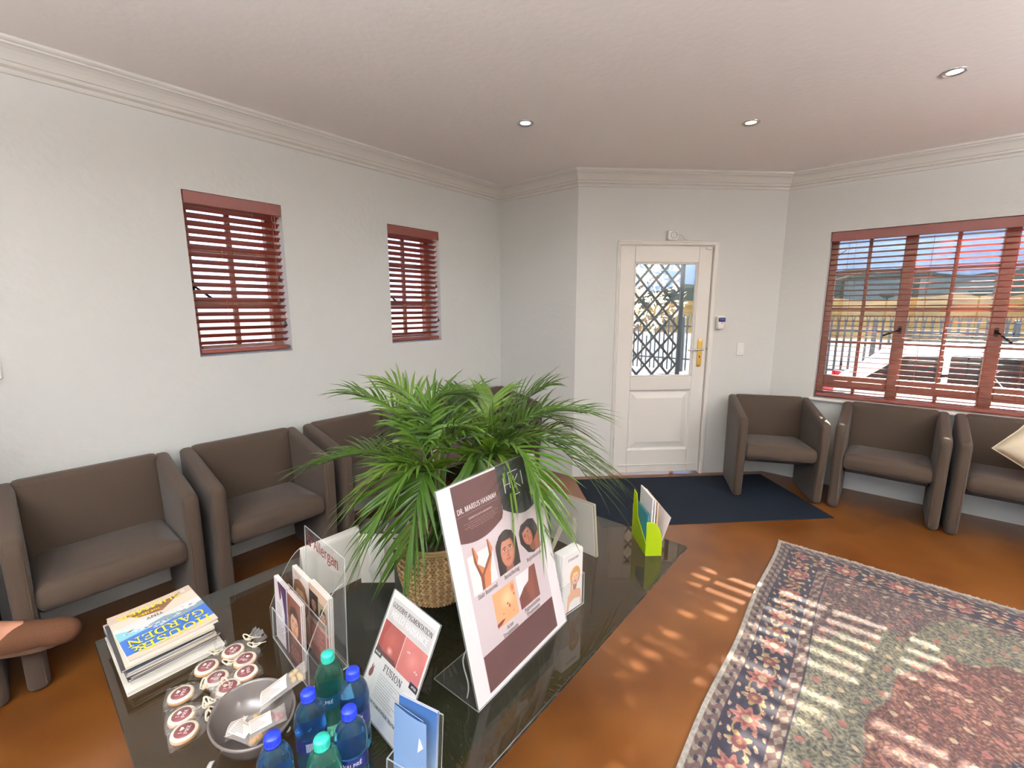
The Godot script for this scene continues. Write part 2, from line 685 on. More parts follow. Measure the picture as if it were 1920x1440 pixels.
func blind(called: String, label: String, group: String, at: Transform3D, width: float, y0: float, y1: float, pitch: float, tilt: float, cords: Array, pulls: Array, head: float, finish: Material, wobble: float) -> void:
	# local frame: x along the wall, y up, z into the room
	var o := thing(called, label, "blind", Vector3.ZERO, 0.0, group)
	o.transform = at
	var st := begin()
	cbox(st, Vector3(0, y1 - head / 2, 0.012), Vector3(width, head, 0.012), 0.003)
	part(o, "valance", st, M.valance)
	st = begin()
	cbox(st, Vector3(0, y1 - 0.022, -0.022), Vector3(width - 0.01, 0.04, 0.05), 0.003)
	part(o, "head_rail", st, M.valance)
	var sm := slat_mesh(width - 0.012)
	var y := y1 - head - 0.012
	var k := 0
	while y > y0 + 0.05:
		put(o, "slat", sm, finish, Transform3D(Basis(Vector3.RIGHT, tilt + sin(k * 2.3 + sin(k * 1.7) * 2.0) * wobble), Vector3(0, y, -0.024)))
		y -= pitch
		k += 1
	st = begin()
	cbox(st, Vector3(0, y0 + 0.022, -0.024), Vector3(width - 0.012, 0.024, 0.048), 0.004)
	part(o, "bottom_rail", st, M.valance)
	for c in cords:
		for z in [-0.047, -0.001]:
			st = begin()
			tube(st, [Vector3(c, y0 + 0.03, z), Vector3(c, y1 - head, z)], 0.0008, 4, false)
			part(o, "ladder_cord", st, M.cord)
	for p in pulls:
		st = begin()
		tube(st, [Vector3(p[0], p[1] + 0.03, 0.022), Vector3(p[0] + 0.004, (p[1] + y1) / 2, 0.021), Vector3(p[0] + 0.002, y1 - 0.03, 0.02)], 0.0012, 5, false)
		part(o, "pull_cord", st, M.cord)
		st = begin()
		lathe(st, [Vector2(0, 0), Vector2(0.009, 0.001), Vector2(0.01, 0.008), Vector2(0.006, 0.02), Vector2(0.004, 0.032), Vector2(0, 0.034)], 10, Transform3D(Basis(), Vector3(p[0], p[1], 0.022)))
		part(o, "tassel", st, M.tassel)

func bars(parent: Node, called: String, list: Array, m: Material, z: float, depth: float, xf: Transform3D) -> void:   # list of [x0, x1, y0, y1]
	for b in list:
		var st := begin()
		cbox(st, Vector3((b[0] + b[1]) / 2, (b[2] + b[3]) / 2, z), Vector3(b[1] - b[0], b[3] - b[2], depth), 0.005)
		part(parent, called, st, m, xf)

func window_sheet(parent: Node, r: Array, z: float, xf: Transform3D) -> void:
	var st := begin()
	box(st, Vector3((r[0] + r[1]) / 2, (r[2] + r[3]) / 2, z), Vector3(r[1] - r[0], r[3] - r[2], 0.003))
	part(parent, "pane", st, M.pane, xf)

func stay(parent: Node, at: Vector3, turn: float, xf: Transform3D) -> void:
	var st := begin()
	cbox(st, at, Vector3(0.022, 0.06, 0.012), 0.004)
	tube(st, [at + Vector3(0, 0, 0.006), at + Vector3(0, 0, 0.03), at + Vector3(cos(turn) * 0.05, sin(turn) * 0.05, 0.036), at + Vector3(cos(turn) * 0.11, sin(turn) * 0.11, 0.034)], [0.007, 0.007, 0.006, 0.008], 7)
	part(parent, "handle", st, M.iron, xf)

func left_windows() -> void:
	var labs := ["narrow wooden blind half open on the plain wall, the one nearer the magazine stack", "narrow wooden blind half open on the plain wall, the one nearer the entrance door"]
	var k := 0
	for w in [W1, W2]:
		var cz: float = (w[0] + w[1]) / 2
		var wid: float = w[0] - w[1]
		var xf := Transform3D(Basis(Vector3.UP, PI / 2), Vector3(XL, 0, cz))        # local x -> -z, local z -> +x
		var o := structure("window_%d" % (k + 1))
		var h := wid / 2
		var z := -THICK + 0.05
		bars(o, "frame", [[-h, -h + 0.05, w[2], w[3]], [h - 0.05, h, w[2], w[3]], [-h + 0.05, h - 0.05, w[2], w[2] + 0.05], [-h + 0.05, h - 0.05, w[3] - 0.05, w[3]]], M.wood, z, 0.06, xf)
		bars(o, "muntin", [[-0.014, 0.014, w[2] + 0.05, w[3] - 0.05]], M.wood, z, 0.03, xf)
		for y in [w[2] + 0.29, w[2] + 0.6]:
			bars(o, "muntin", [[-h + 0.05, -0.014, y, y + 0.025], [0.014, h - 0.05, y, y + 0.025]], M.wood, z, 0.03, xf)
		window_sheet(o, [-h + 0.04, h - 0.04, w[2] + 0.04, w[3] - 0.04], z, xf)
		stay(o, Vector3(-h + 0.035, w[2] + 0.4, z + 0.03), -0.7, xf)
		blind("venetian_blind", labs[k], "wooden blinds", xf * Transform3D(Basis(), Vector3(0, 0, -0.014)), wid - 0.01, w[2] + 0.004, w[3] - 0.002, 0.0415, -0.46, [-wid * 0.17, wid * 0.17], [[h - 0.05, w[2] + 0.44], [h - 0.065, w[2] + 0.3], [h - 0.035, w[2] + 0.16]], 0.068, M.slat, 0.02)
		k += 1

func street_window() -> void:
	var o := structure("window_3")
	var xf := Transform3D(Basis(), Vector3(0, 0, ZR))
	var z := -THICK + 0.06
	var y0: float = WR[2]
	var y1: float = WR[3]
	bars(o, "frame", [[WR[0], WR[0] + 0.05, y0, y1], [WR[1] - 0.05, WR[1], y0, y1], [WR[0] + 0.05, WR[1] - 0.05, y0, y0 + 0.04], [WR[0] + 0.05, WR[1] - 0.05, y1 - 0.05, y1]], M.wood, z, 0.07, xf)
	var mull := [0.02, 0.548, 1.076]
	for m in mull:
		bars(o, "mullion", [[m - 0.038, m + 0.038, y0 + 0.04, y1 - 0.05]], M.wood, z, 0.07, xf)
	var edges := [WR[0] + 0.05]
	for m in mull:
		edges.append_array([m - 0.038, m + 0.038])
	edges.append(WR[1] - 0.05)
	for i in range(0, edges.size(), 2):
		var a: float = edges[i]
		var b: float = edges[i + 1]
		bars(o, "transom", [[a, b, 0.84, 0.945]], M.wood, z, 0.07, xf)
		var c := (a + b) / 2
		bars(o, "muntin", [[c - 0.012, c + 0.012, y0 + 0.04, 0.84], [c - 0.012, c + 0.012, 0.945, y1 - 0.05]], M.wood, z, 0.035, xf)
		for y in [1.235, 1.515, 1.82]:
			bars(o, "muntin", [[a, c - 0.012, y - 0.01, y + 0.01], [c + 0.012, b, y - 0.01, y + 0.01]], M.wood, z, 0.035, xf)
		window_sheet(o, [a - 0.005, b + 0.005, y0 + 0.035, y1 - 0.045], z, xf)
	stay(o, Vector3(mull[0], 1.35, z + 0.035), PI + 0.45, xf)
	stay(o, Vector3(mull[1], 1.35, z + 0.035), -0.75, xf)
	stay(o, Vector3(mull[2], 1.35, z + 0.035), PI + 0.45, xf)
	var st := begin()
	cbox(st, Vector3((WR[0] + WR[1]) / 2, y0 - 0.012, 0.005), Vector3(WR[1] - WR[0] + 0.06, 0.024, 0.06), 0.006)
	part(o, "sill", st, M.white_paint, xf)
	var w: float = WR[1] - WR[0]
	blind("venetian_blind", "wide red-brown wooden blind with open slats across the street window", "wooden blinds", Transform3D(Basis(), Vector3((WR[0] + WR[1]) / 2, 0, ZR - 0.03)), w - 0.012, y0 + 0.002, y1 - 0.002, 0.042, -0.1, [-w * 0.44, -w * 0.2, w * 0.06, w * 0.3, w * 0.45], [[-w / 2 + 0.17, 1.05], [w / 2 - 0.1, 1.0]], 0.075, M.slat, 0.05)

func back_openings() -> void:   # daylight behind the photographer: a glazed double door
	var o := structure("door_2")
	var xf := Transform3D(Basis(Vector3.UP, PI), Vector3(XR + THICK - 3.3, 0, ZB))
	bars(o, "frame", [[-1.3, -1.24, 0, 2.2], [1.24, 1.3, 0, 2.2], [-1.24, 1.24, 2.14, 2.2], [-0.05, 0.05, 0, 2.14], [-1.24, -0.05, 0.0, 0.12], [0.05, 1.24, 0.0, 0.12]], M.wood, -0.12, 0.06, xf)
	window_sheet(o, [-1.25, -0.04, 0.1, 2.15], -0.12, xf)
	window_sheet(o, [0.04, 1.25, 0.1, 2.15], -0.12, xf)

# ==================================================================== entrance
func entrance() -> void:
	var xf := Transform3D(Basis(U, Vector3.UP, N), K)      # local x along the wall, z into the room
	var o := structure("door_1")
	# frame
	bars(o, "frame", [[0.354, 0.369, 0, 2.06], [1.195, 1.229, 0, 2.06], [0.354, 1.229, 2.055, 2.075]], M.white_paint, -0.06, 0.15, xf)
	bars(o, "architrave", [[0.343, 0.358, 0, 2.09], [1.224, 1.24, 0, 2.09], [0.358, 1.224, 2.073, 2.09]], M.white_paint, 0.003, 0.012, xf)
	# leaf: stiles and rails round the glass and the raised panel
	var z := -0.028
	bars(o, "stile", [[0.373, 0.505, 0.02, 2.049], [1.07, 1.19, 0.02, 2.049]], M.white_paint, z, 0.044, xf)
	bars(o, "rail", [[0.505, 1.07, 0.02, 0.24], [0.505, 1.07, 0.795, 0.918], [0.505, 1.07, 1.912, 2.049]], M.white_paint, z, 0.044, xf)
	bars(o, "weather_bar", [[0.42, 1.15, 0.09, 0.1]], M.white_paint, z + 0.025, 0.008, xf)
	# glazing beads
	bars(o, "bead", [[0.505, 0.519, 0.918, 1.912], [1.056, 1.07, 0.918, 1.912], [0.519, 1.056, 0.918, 0.932], [0.519, 1.056, 1.898, 1.912]], M.white_paint, z + 0.004, 0.03, xf)
	window_sheet(o, [0.515, 1.06, 0.928, 1.902], z - 0.006, xf)
	# raised and fielded panel
	var st := begin()
	st.set_smooth_group(-1)
	var r := [[0.505, 1.07, 0.24, 0.795, -0.002], [0.517, 1.058, 0.252, 0.783, -0.014], [0.527, 1.048, 0.262, 0.773, -0.014], [0.575, 1.0, 0.312, 0.722, -0.001]]
	for i in 3:
		var a: Array = r[i]
		var b: Array = r[i + 1]
		var ca := [Vector3(a[0], a[2], z + 0.02 + a[4]), Vector3(a[1], a[2], z + 0.02 + a[4]), Vector3(a[1], a[3], z + 0.02 + a[4]), Vector3(a[0], a[3], z + 0.02 + a[4])]
		var cb := [Vector3(b[0], b[2], z + 0.02 + b[4]), Vector3(b[1], b[2], z + 0.02 + b[4]), Vector3(b[1], b[3], z + 0.02 + b[4]), Vector3(b[0], b[3], z + 0.02 + b[4])]
		for k in 4:
			face(st, [ca[k], ca[(k + 1) % 4], cb[(k + 1) % 4], cb[k]], Vector3(0, 0, 1))
	face(st, [Vector3(0.575, 0.312, z + 0.019), Vector3(1.0, 0.312, z + 0.019), Vector3(1.0, 0.722, z + 0.019), Vector3(0.575, 0.722, z + 0.019)], Vector3(0, 0, 1))
	face(st, [Vector3(0.505, 0.24, z - 0.015), Vector3(1.07, 0.24, z - 0.015), Vector3(1.07, 0.795, z - 0.015), Vector3(0.505, 0.795, z - 0.015)], Vector3(0, 0, -1))
	part(o, "panel", st, M.white_paint, xf)
	for y in [0.32, 1.8]:
		st = begin()
		tube(st, [Vector3(0.371, y - 0.045, z + 0.026), Vector3(0.371, y + 0.045, z + 0.026)], 0.006, 8)
		for k in 3:
			tube(st, [Vector3(0.371, y - 0.05 + k * 0.045, z + 0.026), Vector3(0.371, y - 0.045 + k * 0.045, z + 0.026)], 0.0075, 8)
		part(o, "hinge", st, M.steel, xf)
	# brass lever handle
	st = begin()
	pad(st, rounded([Vector2(-0.021, -0.125), Vector2(0.021, -0.125), Vector2(0.021, 0.125), Vector2(-0.021, 0.125)], 0.02, 5), 0.008, 0.003, Transform3D(Basis(), Vector3(1.128, 1.13, z + 0.026)))
	var plate := part(o, "back_plate", st, M.brass, xf)
	st = begin()
	tube(st, [Vector3(1.128, 1.162, z + 0.028), Vector3(1.128, 1.162, z + 0.068)], 0.009, 10)
	tube(st, [Vector3(1.137, 1.162, z + 0.072), Vector3(1.11, 1.163, z + 0.074), Vector3(1.04, 1.16, z + 0.07), Vector3(1.0, 1.158, z + 0.064)], [0.009, 0.009, 0.0075, 0.008], 10)
	part(plate, "lever", st, M.steel)
	st = begin()
	cbox(st, Vector3(1.128, 1.095, z + 0.031), Vector3(0.008, 0.02, 0.002), 0.001)
	part(plate, "keyhole", st, M.black)
	# top bolt and lock strike
	st = begin()
	cbox(st, Vector3(1.15, 2.035, z + 0.028), Vector3(0.045, 0.03, 0.014), 0.003)
	tube(st, [Vector3(1.1, 2.045, z + 0.036), Vector3(1.22, 2.045, z + 0.036)], 0.004, 6)
	part(o, "top_bolt", st, M.plastic, xf)
	st = begin()
	cbox(st, Vector3(1.2, 1.165, -0.002), Vector3(0.012, 0.02, 0.012), 0.003)
	part(o, "strike", st, M.black, xf)
	# trellis security gate just outside the glass
	var g := thing("trellis_gate", "dark grey diamond trellis security gate behind the glass of the white door", "gate", K)
	g.transform = Transform3D(Basis(U, Vector3.UP, N), K - N * 0.15)
	for s in [1.0, -1.0]:
		var c := -1.2
		while c < 3.2:
			var p := []
			for t in 41:
				var x := 0.40 + t * 0.02
				var y: float = c + s * (x - 0.4) * 1.16 if s > 0 else c + 1.0 - (x - 0.4) * 1.16
				if y > 0.1 and y < 2.0 and x < 1.0:
					p.append(Vector3(x, y, 0.006 * s))
			if p.size() > 2:
				st = begin()
				var dd: Vector3 = p[-1] - p[0]
				var b := Basis(dd.normalized(), Vector3(0, 0, 1).cross(dd.normalized()), Vector3(0, 0, 1))
				cbox(st, (p[0] + p[-1]) / 2, Vector3(dd.length(), 0.021, 0.009), 0.002, b)
				part(g, "lattice_bar", st, M.dark_steel)
			c += 0.171
	for x in [0.39, 1.0]:
		st = begin()
		cbox(st, Vector3(x, 1.03, 0.0), Vector3(0.034, 2.02, 0.03), 0.004)
		part(g, "post", st, M.dark_steel)
	# white box siren over the door
	var b2 := thing("siren_box", "small square white siren box with a ring above the door frame", "siren")
	b2.transform = Transform3D(Basis(U, Vector3.UP, N), K + U * 0.81 + Vector3.UP * 2.133)
	st = begin()
	pad(st, rounded([Vector2(-0.042, -0.042), Vector2(0.042, -0.042), Vector2(0.042, 0.042), Vector2(-0.042, 0.042)], 0.014), 0.034, 0.008, Transform3D(Basis(), Vector3(0, 0, 0.0175)))
	part(b2, "case", st, M.plastic)
	st = begin()
	var ring := []
	for k in 25:
		ring.append(Vector3(0.006 + cos(TAU * k / 24) * 0.026, sin(TAU * k / 24) * 0.026, 0.035))
	tube(st, ring, 0.003, 6, false)
	part(b2, "ring", st, mat(rgb(170, 168, 164), 0.5))
	st = begin()
	lathe(st, [Vector2(0.012, 0.0), Vector2(0.012, 0.004), Vector2(0.008, 0.007), Vector2(0, 0.007)], 16, Transform3D(Basis(Vector3.RIGHT, PI / 2), Vector3(0.006, 0, 0.033)))
	part(b2, "sounder", st, M.plastic)
	st = begin()
	tube(st, [Vector3(0.042, 0.012, 0.012), Vector3(0.07, 0.012, 0.01), Vector3(0.1, -0.005, 0.006), Vector3(0.115, -0.03, 0.006), Vector3(0.14, -0.039, 0.009), Vector3(0.2, -0.04, 0.009), Vector3(0.33, -0.041, 0.009)], 0.0022, 6)
	part(b2, "wire", st, M.plastic)
	# motion detector beside the door
	var d := thing("motion_detector", "white motion detector with a dark blue lens beside the door", "sensor")
	d.transform = Transform3D(Basis(U, Vector3.UP, N), K + U * 1.286 + Vector3.UP * 1.397)
	st = begin()
	pad(st, rounded([Vector2(-0.034, -0.06), Vector2(0.026, -0.06), Vector2(0.036, -0.01), Vector2(0.036, 0.058), Vector2(-0.036, 0.058), Vector2(-0.036, -0.03)], 0.018), 0.05, 0.016, Transform3D(Basis(), Vector3(0, 0, 0.0255)))
	part(d, "case", st, M.plastic)
	st = begin()
	pad(st, rounded([Vector2(-0.03, 0.006), Vector2(0.033, 0.006), Vector2(0.034, 0.046), Vector2(-0.03, 0.046)], 0.012), 0.03, 0.01, Transform3D(Basis(), Vector3(0.0, 0, 0.041)))
	part(d, "lens", st, M.blue_lens)
	st = begin()
	cbox(st, Vector3(0.004, -0.002, 0.051), Vector3(0.014, 0.006, 0.004), 0.001)
	part(d, "red_indicator", st, mat(rgb(190, 40, 30), 0.3))
	# light switches
	var s1 := thing("light_switch", "white light switch plate on the wall between the door and the corner", "switch")
	s1.transform = Transform3D(Basis(U, Vector3.UP, N), K + U * 1.502 + Vector3.UP * 1.16)
	switch_plate(s1)
	var s2 := thing("light_switch", "white switch plate at the picture edge on the plain wall with narrow windows", "switch")
	s2.transform = Transform3D(Basis(Vector3.UP, PI / 2), Vector3(XL, 1.275, 0.03))
	switch_plate(s2)

func switch_plate(o: Node3D) -> void:
	var st := begin()
	cbox(st, Vector3(0, 0, 0.005), Vector3(0.07, 0.112, 0.01), 0.004)
	part(o, "plate", st, M.plastic)
	st = begin()
	cbox(st, Vector3(0, 0, 0.0115), Vector3(0.036, 0.07, 0.005), 0.002)
	part(o, "rocker", st, M.plastic)

# ==================================================================== ceiling lamps
func downlights() -> void:
	var spots := [[-1.837, -2.265, "recessed ceiling spotlight above the glass table, farthest from the street window", 0], [-0.802, -3.154, "warm recessed ceiling spotlight in front of the white entrance door", 1], [0.078, -3.143, "bright recessed ceiling spotlight nearest the street window", 0],
		[-2.1, 0.1, "recessed ceiling spotlight over the armchairs behind the photographer", 2], [-0.8, -0.9, "recessed ceiling spotlight over the near end of the glass table", 0], [0.9, -1.2, "recessed ceiling spotlight over the rug", 0], [1.9, -3.1, "recessed ceiling spotlight past the street window", 0], [-0.6, 1.6, "recessed ceiling spotlight near the glazed double door", 0], [1.6, 1.2, "recessed ceiling spotlight in the rear corner", 0]]
	for s in spots:
		var o := thing("downlight", s[2], "ceiling light", Vector3(s[0], CEIL, s[1]), 0.0, "recessed ceiling spotlights")
		var st := begin()
		lathe(st, [Vector2(0.03, 0.004), Vector2(0.033, -0.003), Vector2(0.046, -0.006), Vector2(0.05, -0.003), Vector2(0.05, 0.0)], 24)
		part(o, "trim_ring", st, M.steel)
		var warm: bool = s[3] == 1
		var c := Color(1.0, 0.82, 0.5) if warm else Color(0.97, 0.98, 1.0)
		var e := mat(c, 0.3)
		e.emission_enabled = true
		e.emission = c
		e.emission_energy_multiplier = 8.0
		st = begin()
		lathe(st, [Vector2(0, -0.004), Vector2(0.018, -0.003), Vector2(0.031, 0.0)], 20)
		part(o, "lamp_lens", st, e)
		var l := SpotLight3D.new()
		l.name = "spot"
		l.light_color = c
		l.light_energy = LAMP * (0.3 if s[3] == 2 else 1.0)
		l.spot_angle = 74.0
		l.spot_angle_attenuation = 0.9
		l.spot_range = 12.0
		l.spot_attenuation = 2.0
		l.light_size = 0.03
		l.shadow_enabled = true
		o.add_child(l)
		l.position = Vector3(0, -0.012, 0)
		l.rotation.x = -PI / 2
const LAMP := 0.45

func uplighters() -> void:   # standing bowl lamps behind the photographer; they light the ceiling
	var list := [[Vector3(0.95, 0, 0.85), "black standing uplighter with a steel bowl, behind the photographer by the rug"], [Vector3(-0.2, 0, 1.7), "black standing uplighter with a steel bowl, behind the photographer by the glazed door"], [Vector3(2.7, 0, -2.2), "black standing uplighter with a steel bowl, near the side wall"]]
	for s in list:
		var o := thing("standing_uplighter", s[1], "floor lamp", s[0], 0.0, "standing uplighters")
		var st := begin()
		lathe(st, [Vector2(0, 0), Vector2(0.14, 0), Vector2(0.14, 0.015), Vector2(0.03, 0.03), Vector2(0, 0.03)], 28)
		part(o, "base", st, M.black)
		st = begin()
		tube(st, [Vector3(0, 0.02, 0), Vector3(0, 1.72, 0)], 0.012, 10)
		part(o, "pole", st, M.black)
		st = begin()
		lathe(st, [Vector2(0, 1.7), Vector2(0.05, 1.705), Vector2(0.11, 1.74), Vector2(0.15, 1.79), Vector2(0.145, 1.79), Vector2(0.105, 1.745), Vector2(0.05, 1.712), Vector2(0, 1.71)], 28)
		part(o, "bowl", st, M.steel)
		st = begin()
		lathe(st, [Vector2(0, 1.735), Vector2(0.09, 1.738), Vector2(0.1, 1.745), Vector2(0.09, 1.75), Vector2(0, 1.752)], 24)
		var c := Color(0.96, 0.98, 1.0)
		var e := mat(c, 0.5)
		e.emission_enabled = true
		e.emission = c
		e.emission_energy_multiplier = 6.0
		part(o, "lamp_disc", st, e)
		var l := AreaLight3D.new()
		l.name = "glow"
		l.light_color = c
		l.area_size = Vector2(0.17, 0.17)
		l.light_energy = UPLIGHT
		l.shadow_enabled = true
		o.add_child(l)
		l.position = Vector3(0, 1.756, 0)
		l.rotation.x = PI / 2
const UPLIGHT := 32.0

# ==================================================================== outside
func hill(called: String, label: String, cat: String, x0: float, x1: float, z: float, deep: float, height: float, seed_: int, freq: float, m: Material, base := -0.45, rough := 0.25) -> void:
	var n := FastNoiseLite.new()
	n.seed = seed_
	n.frequency = freq
	n.fractal_octaves = 5
	var st := begin()
	grid(st, 90, 24, func(u: float, v: float) -> Vector3:
		var x := lerpf(x0, x1, u)
		var rise := sin(v * PI * 0.5)
		var top := height * (1.0 + 0.35 * n.get_noise_2d(x, 0.0)) 
		var y := base + top * rise * (1.0 + rough * n.get_noise_2d(x * 2.0, v * deep * 2.0 + 50.0) * v)
		return Vector3(x, y, z - v * deep), Vector3(0, 1, 0.5))
	var o := part(self, called, st, m)
	meta(o, label, cat, "", "structure")

func leaf_cloud(st: SurfaceTool, c: Vector3, r: Vector3, count: int, size: float, rr: RandomNumberGenerator) -> void:
	st.set_smooth_group(-1)
	for i in count:
		var p := Vector3(rr.randfn(), rr.randfn(), rr.randfn()).normalized() * pow(rr.randf(), 0.4)
		p = c + p * r
		var b := Basis.from_euler(Vector3(rr.randf() * TAU, rr.randf() * TAU, rr.randf() * TAU)).scaled(Vector3.ONE * size * rr.randf_range(0.6, 1.3))
		face(st, [p + b * Vector3(-1, 0, 0), p + b * Vector3(0, 0.1, -0.36), p + b * Vector3(1, 0, 0), p + b * Vector3(0, 0.1, 0.36)], b.y)

func tree(called: String, label: String, cat: String, at: Vector3, height: float, crown: Vector3, leaves: int, size: float, mt: Material, seed_: int, lean := Vector3.ZERO) -> void:
	var rr := RandomNumberGenerator.new()
	rr.seed = seed_
	var o := thing(called, label, cat, at)
	var st := begin()
	var top := Vector3(0, height, 0)
	tube(st, [Vector3.ZERO, top * 0.3 + Vector3(0.05, 0, 0), top * 0.62 + lean * 0.1, top * 0.85 + lean * 0.5, top * 0.95 + lean], [0.11, 0.08, 0.06, 0.04, 0.02], 7)
	for i in 7:
		var a := TAU * i / 7.0
		var s := top * (0.45 + 0.05 * i) + lean * (0.1 + 0.13 * i)
		tube(st, [s, s + Vector3(cos(a) * crown.x * 0.4, crown.y * 0.25, sin(a) * crown.z * 0.4), s + Vector3(cos(a) * crown.x * 0.75, crown.y * 0.45, sin(a) * crown.z * 0.75)], [0.04, 0.025, 0.008], 5)
	part(o, "trunk", st, M.bark)
	st = begin()
	for i in 9:
		var d := Vector3(rr.randf_range(-1, 1), rr.randf_range(-0.7, 0.8), rr.randf_range(-1, 1)) * 0.62
		leaf_cloud(st, top + lean + Vector3(0, -crown.y * 0.15, 0) + d * crown, crown * 0.42, leaves / 9, size, rr)
	var cr := part(o, "crown", st, mt)
	cr.set_meta("kind", "stuff")

func outside() -> void:
	M.bark = mat(rgb(92, 74, 60), 0.9)
	M.leaf_out = mat(rgb(96, 112, 52), 0.6)
	M.leaf_out.backlight_enabled = true
	M.leaf_out.backlight = Color(0.5, 0.6, 0.2)
	M.leaf_pale = mat(rgb(196, 184, 160), 0.7)
	M.leaf_pale.backlight_enabled = true
	M.leaf_pale.backlight = Color(0.9, 0.84, 0.74)
	var g := structure("ground_outside")
	var st := begin()
	box(st, Vector3(0, -0.5, -30), Vector3(160, 0.1, 160))
	var pv := mat(rgb(160, 154, 144), 0.9)
	pv.specular_mode = BaseMaterial3D.SPECULAR_DISABLED
	part(g, "paving", st, pv)
	var n1 := noise_image(256, 0.02, 31, 5).get_data()
	var n2 := noise_image(256, 0.09, 32, 4).get_data()
	var dry := mat(Color.WHITE, 0.95)
	dry.albedo_texture = ramp_image(n1, n2, 256, [rgb(64, 52, 30), rgb(100, 82, 48), rgb(126, 106, 68)], 0.4)
	triplanar(dry, 0.06)
	dry.specular_mode = BaseMaterial3D.SPECULAR_DISABLED
	hill("dry_grass_bank", "low bank of dry yellow grass beyond the street fence", "bank", -22, 60, -36, 26, 2.9, 7, 0.05, dry)
	var bush := mat(Color.WHITE, 0.95)
	bush.albedo_texture = ramp_image(n2, n1, 256, [rgb(22, 30, 27), rgb(40, 48, 42), rgb(66, 70, 62)], 0.3)
	triplanar(bush, 0.05)
	bush.specular_mode = BaseMaterial3D.SPECULAR_DISABLED
	hill("wooded_hill", "dark wooded foothill below the mountain", "hill", -45, 150, -74, 56, 9.0, 12, 0.03, bush, -0.45, 0.3)
	var rock := mat(Color.WHITE, 0.95)
	rock.albedo_texture = ramp_image(n1, n2, 256, [rgb(82, 84, 80), rgb(102, 102, 96), rgb(122, 118, 110), rgb(168, 162, 152)], 0.45)
	triplanar(rock, 0.008)
	rock.specular_mode = BaseMaterial3D.SPECULAR_DISABLED
	hill("mountain", "tall blue rocky mountain seen through the street window", "mountain", -330, 900, -420, 250, 150, 5, 0.006, rock, -0.45, 0.3)
	# a bank of air haze between the foothill and the mountain
	var haze := FogVolume.new()
	haze.name = "haze_bank"
	haze.size = Vector3(1300, 170, 230)
	haze.position = Vector3(250, 84, -290)
	var fm := FogMaterial.new()
	fm.density = 0.0011
	fm.albedo = Color(0.62, 0.78, 1.0)
	haze.material = fm
	add_child(haze)
	meta(haze, "thin blue air haze hanging before the mountain", "haze", "", "stuff")
	# palisade fence
	var f := thing("palisade_fence", "grey steel palisade fence with split pale tops behind the white car", "fence", Vector3(0, -0.45, -14))
	var pale := begin()
	var shape := PackedVector2Array([Vector2(-0.024, 0), Vector2(0.024, 0), Vector2(0.024, 1.55), Vector2(0.045, 1.75), Vector2(0.03, 1.76), Vector2(0.0, 1.63), Vector2(-0.03, 1.76), Vector2(-0.045, 1.75), Vector2(-0.024, 1.55)])
	extrude(pale, shape, 0.012)
	var pm := done(pale)
	var i := 0
	var x := -12.0
	while x < 6.0:
		if i % 16 == 0:
			st = begin()
			cbox(st, Vector3(x, 0.85, -0.06), Vector3(0.1, 1.7, 0.1), 0.006)
			part(f, "post", st, M.dark_steel)
		put(f, "pale", pm, M.dark_steel, Transform3D(Basis(), Vector3(x, 0.04, 0)))
		x += 0.145
		i += 1
	for y in [0.4, 1.42]:
		st = begin()
		cbox(st, Vector3(-3, y, -0.03), Vector3(18.2, 0.05, 0.04), 0.004)
		part(f, "rail", st, M.dark_steel)
	car()
	# garden seen through the door, and the tree whose shade breaks up the sun
	tree("garden_tree", "pale leafy tree beyond the trellis gate", "tree", Vector3(-4.9, -0.45, -9.3), 2.7, Vector3(1.9, 1.9, 1.4), 2600, 0.085, M.leaf_pale, 3)
	tree("street_tree", "dense street tree shading the entrance door", "tree", Vector3(-2.05, -0.45, -10.6), 4.6, Vector3(1.9, 1.3, 1.5), 3200, 0.15, M.leaf_out, 4, Vector3(1.62, 0.3, 0))
	tree("street_tree", "thin street tree whose twigs shade the street window", "tree", Vector3(3.9, -0.45, -11.2), 4.7, Vector3(1.5, 1.1, 1.2), 110, 0.22, M.leaf_out, 9, Vector3(-1.5, 0, 0.2))
	var porch := structure("porch_roof")
	var px := Transform3D(Basis(U, Vector3.UP, N), K)
	st = begin()
	cbox(st, Vector3(1.3, 2.6, -THICK - 1.32), Vector3(3.2, 0.1, 2.6), 0.01)
	part(porch, "slab", st, M.outer, px)
	for s in [-0.25, 2.8]:
		st = begin()
		cbox(st, Vector3(s, 1.05, -THICK - 2.5), Vector3(0.11, 3.0, 0.11), 0.01)
		part(porch, "post", st, M.dark_steel, px)
	var bin := thing("wheeled_bin", "blue-grey wheeled refuse bin outside the entrance door", "bin", Vector3(-3.1, -0.45, -6.3), 0.3)
	st = begin()
	st.set_smooth_group(-1)
	var lo := [Vector3(-0.2, 0.08, -0.22), Vector3(0.2, 0.08, -0.22), Vector3(0.2, 0.08, 0.22), Vector3(-0.2, 0.08, 0.22)]
	var hi := [Vector3(-0.27, 0.95, -0.3), Vector3(0.27, 0.95, -0.3), Vector3(0.27, 0.95, 0.3), Vector3(-0.27, 0.95, 0.3)]
	for k in 4:
		face(st, [lo[k], lo[(k + 1) % 4], hi[(k + 1) % 4], hi[k]], lo[k] + lo[(k + 1) % 4])
	face(st, lo, Vector3.DOWN)
	var blue := mat(rgb(92, 112, 150), 0.5)
	part(bin, "body", st, blue)
	st = begin()
	pad(st, rounded([Vector2(-0.29, -0.32), Vector2(0.29, -0.32), Vector2(0.29, 0.33), Vector2(-0.29, 0.33)], 0.05), 0.05, 0.02, Transform3D(Basis(Vector3.RIGHT, PI / 2), Vector3(0, 0.975, 0)))
	part(bin, "lid", st, blue)
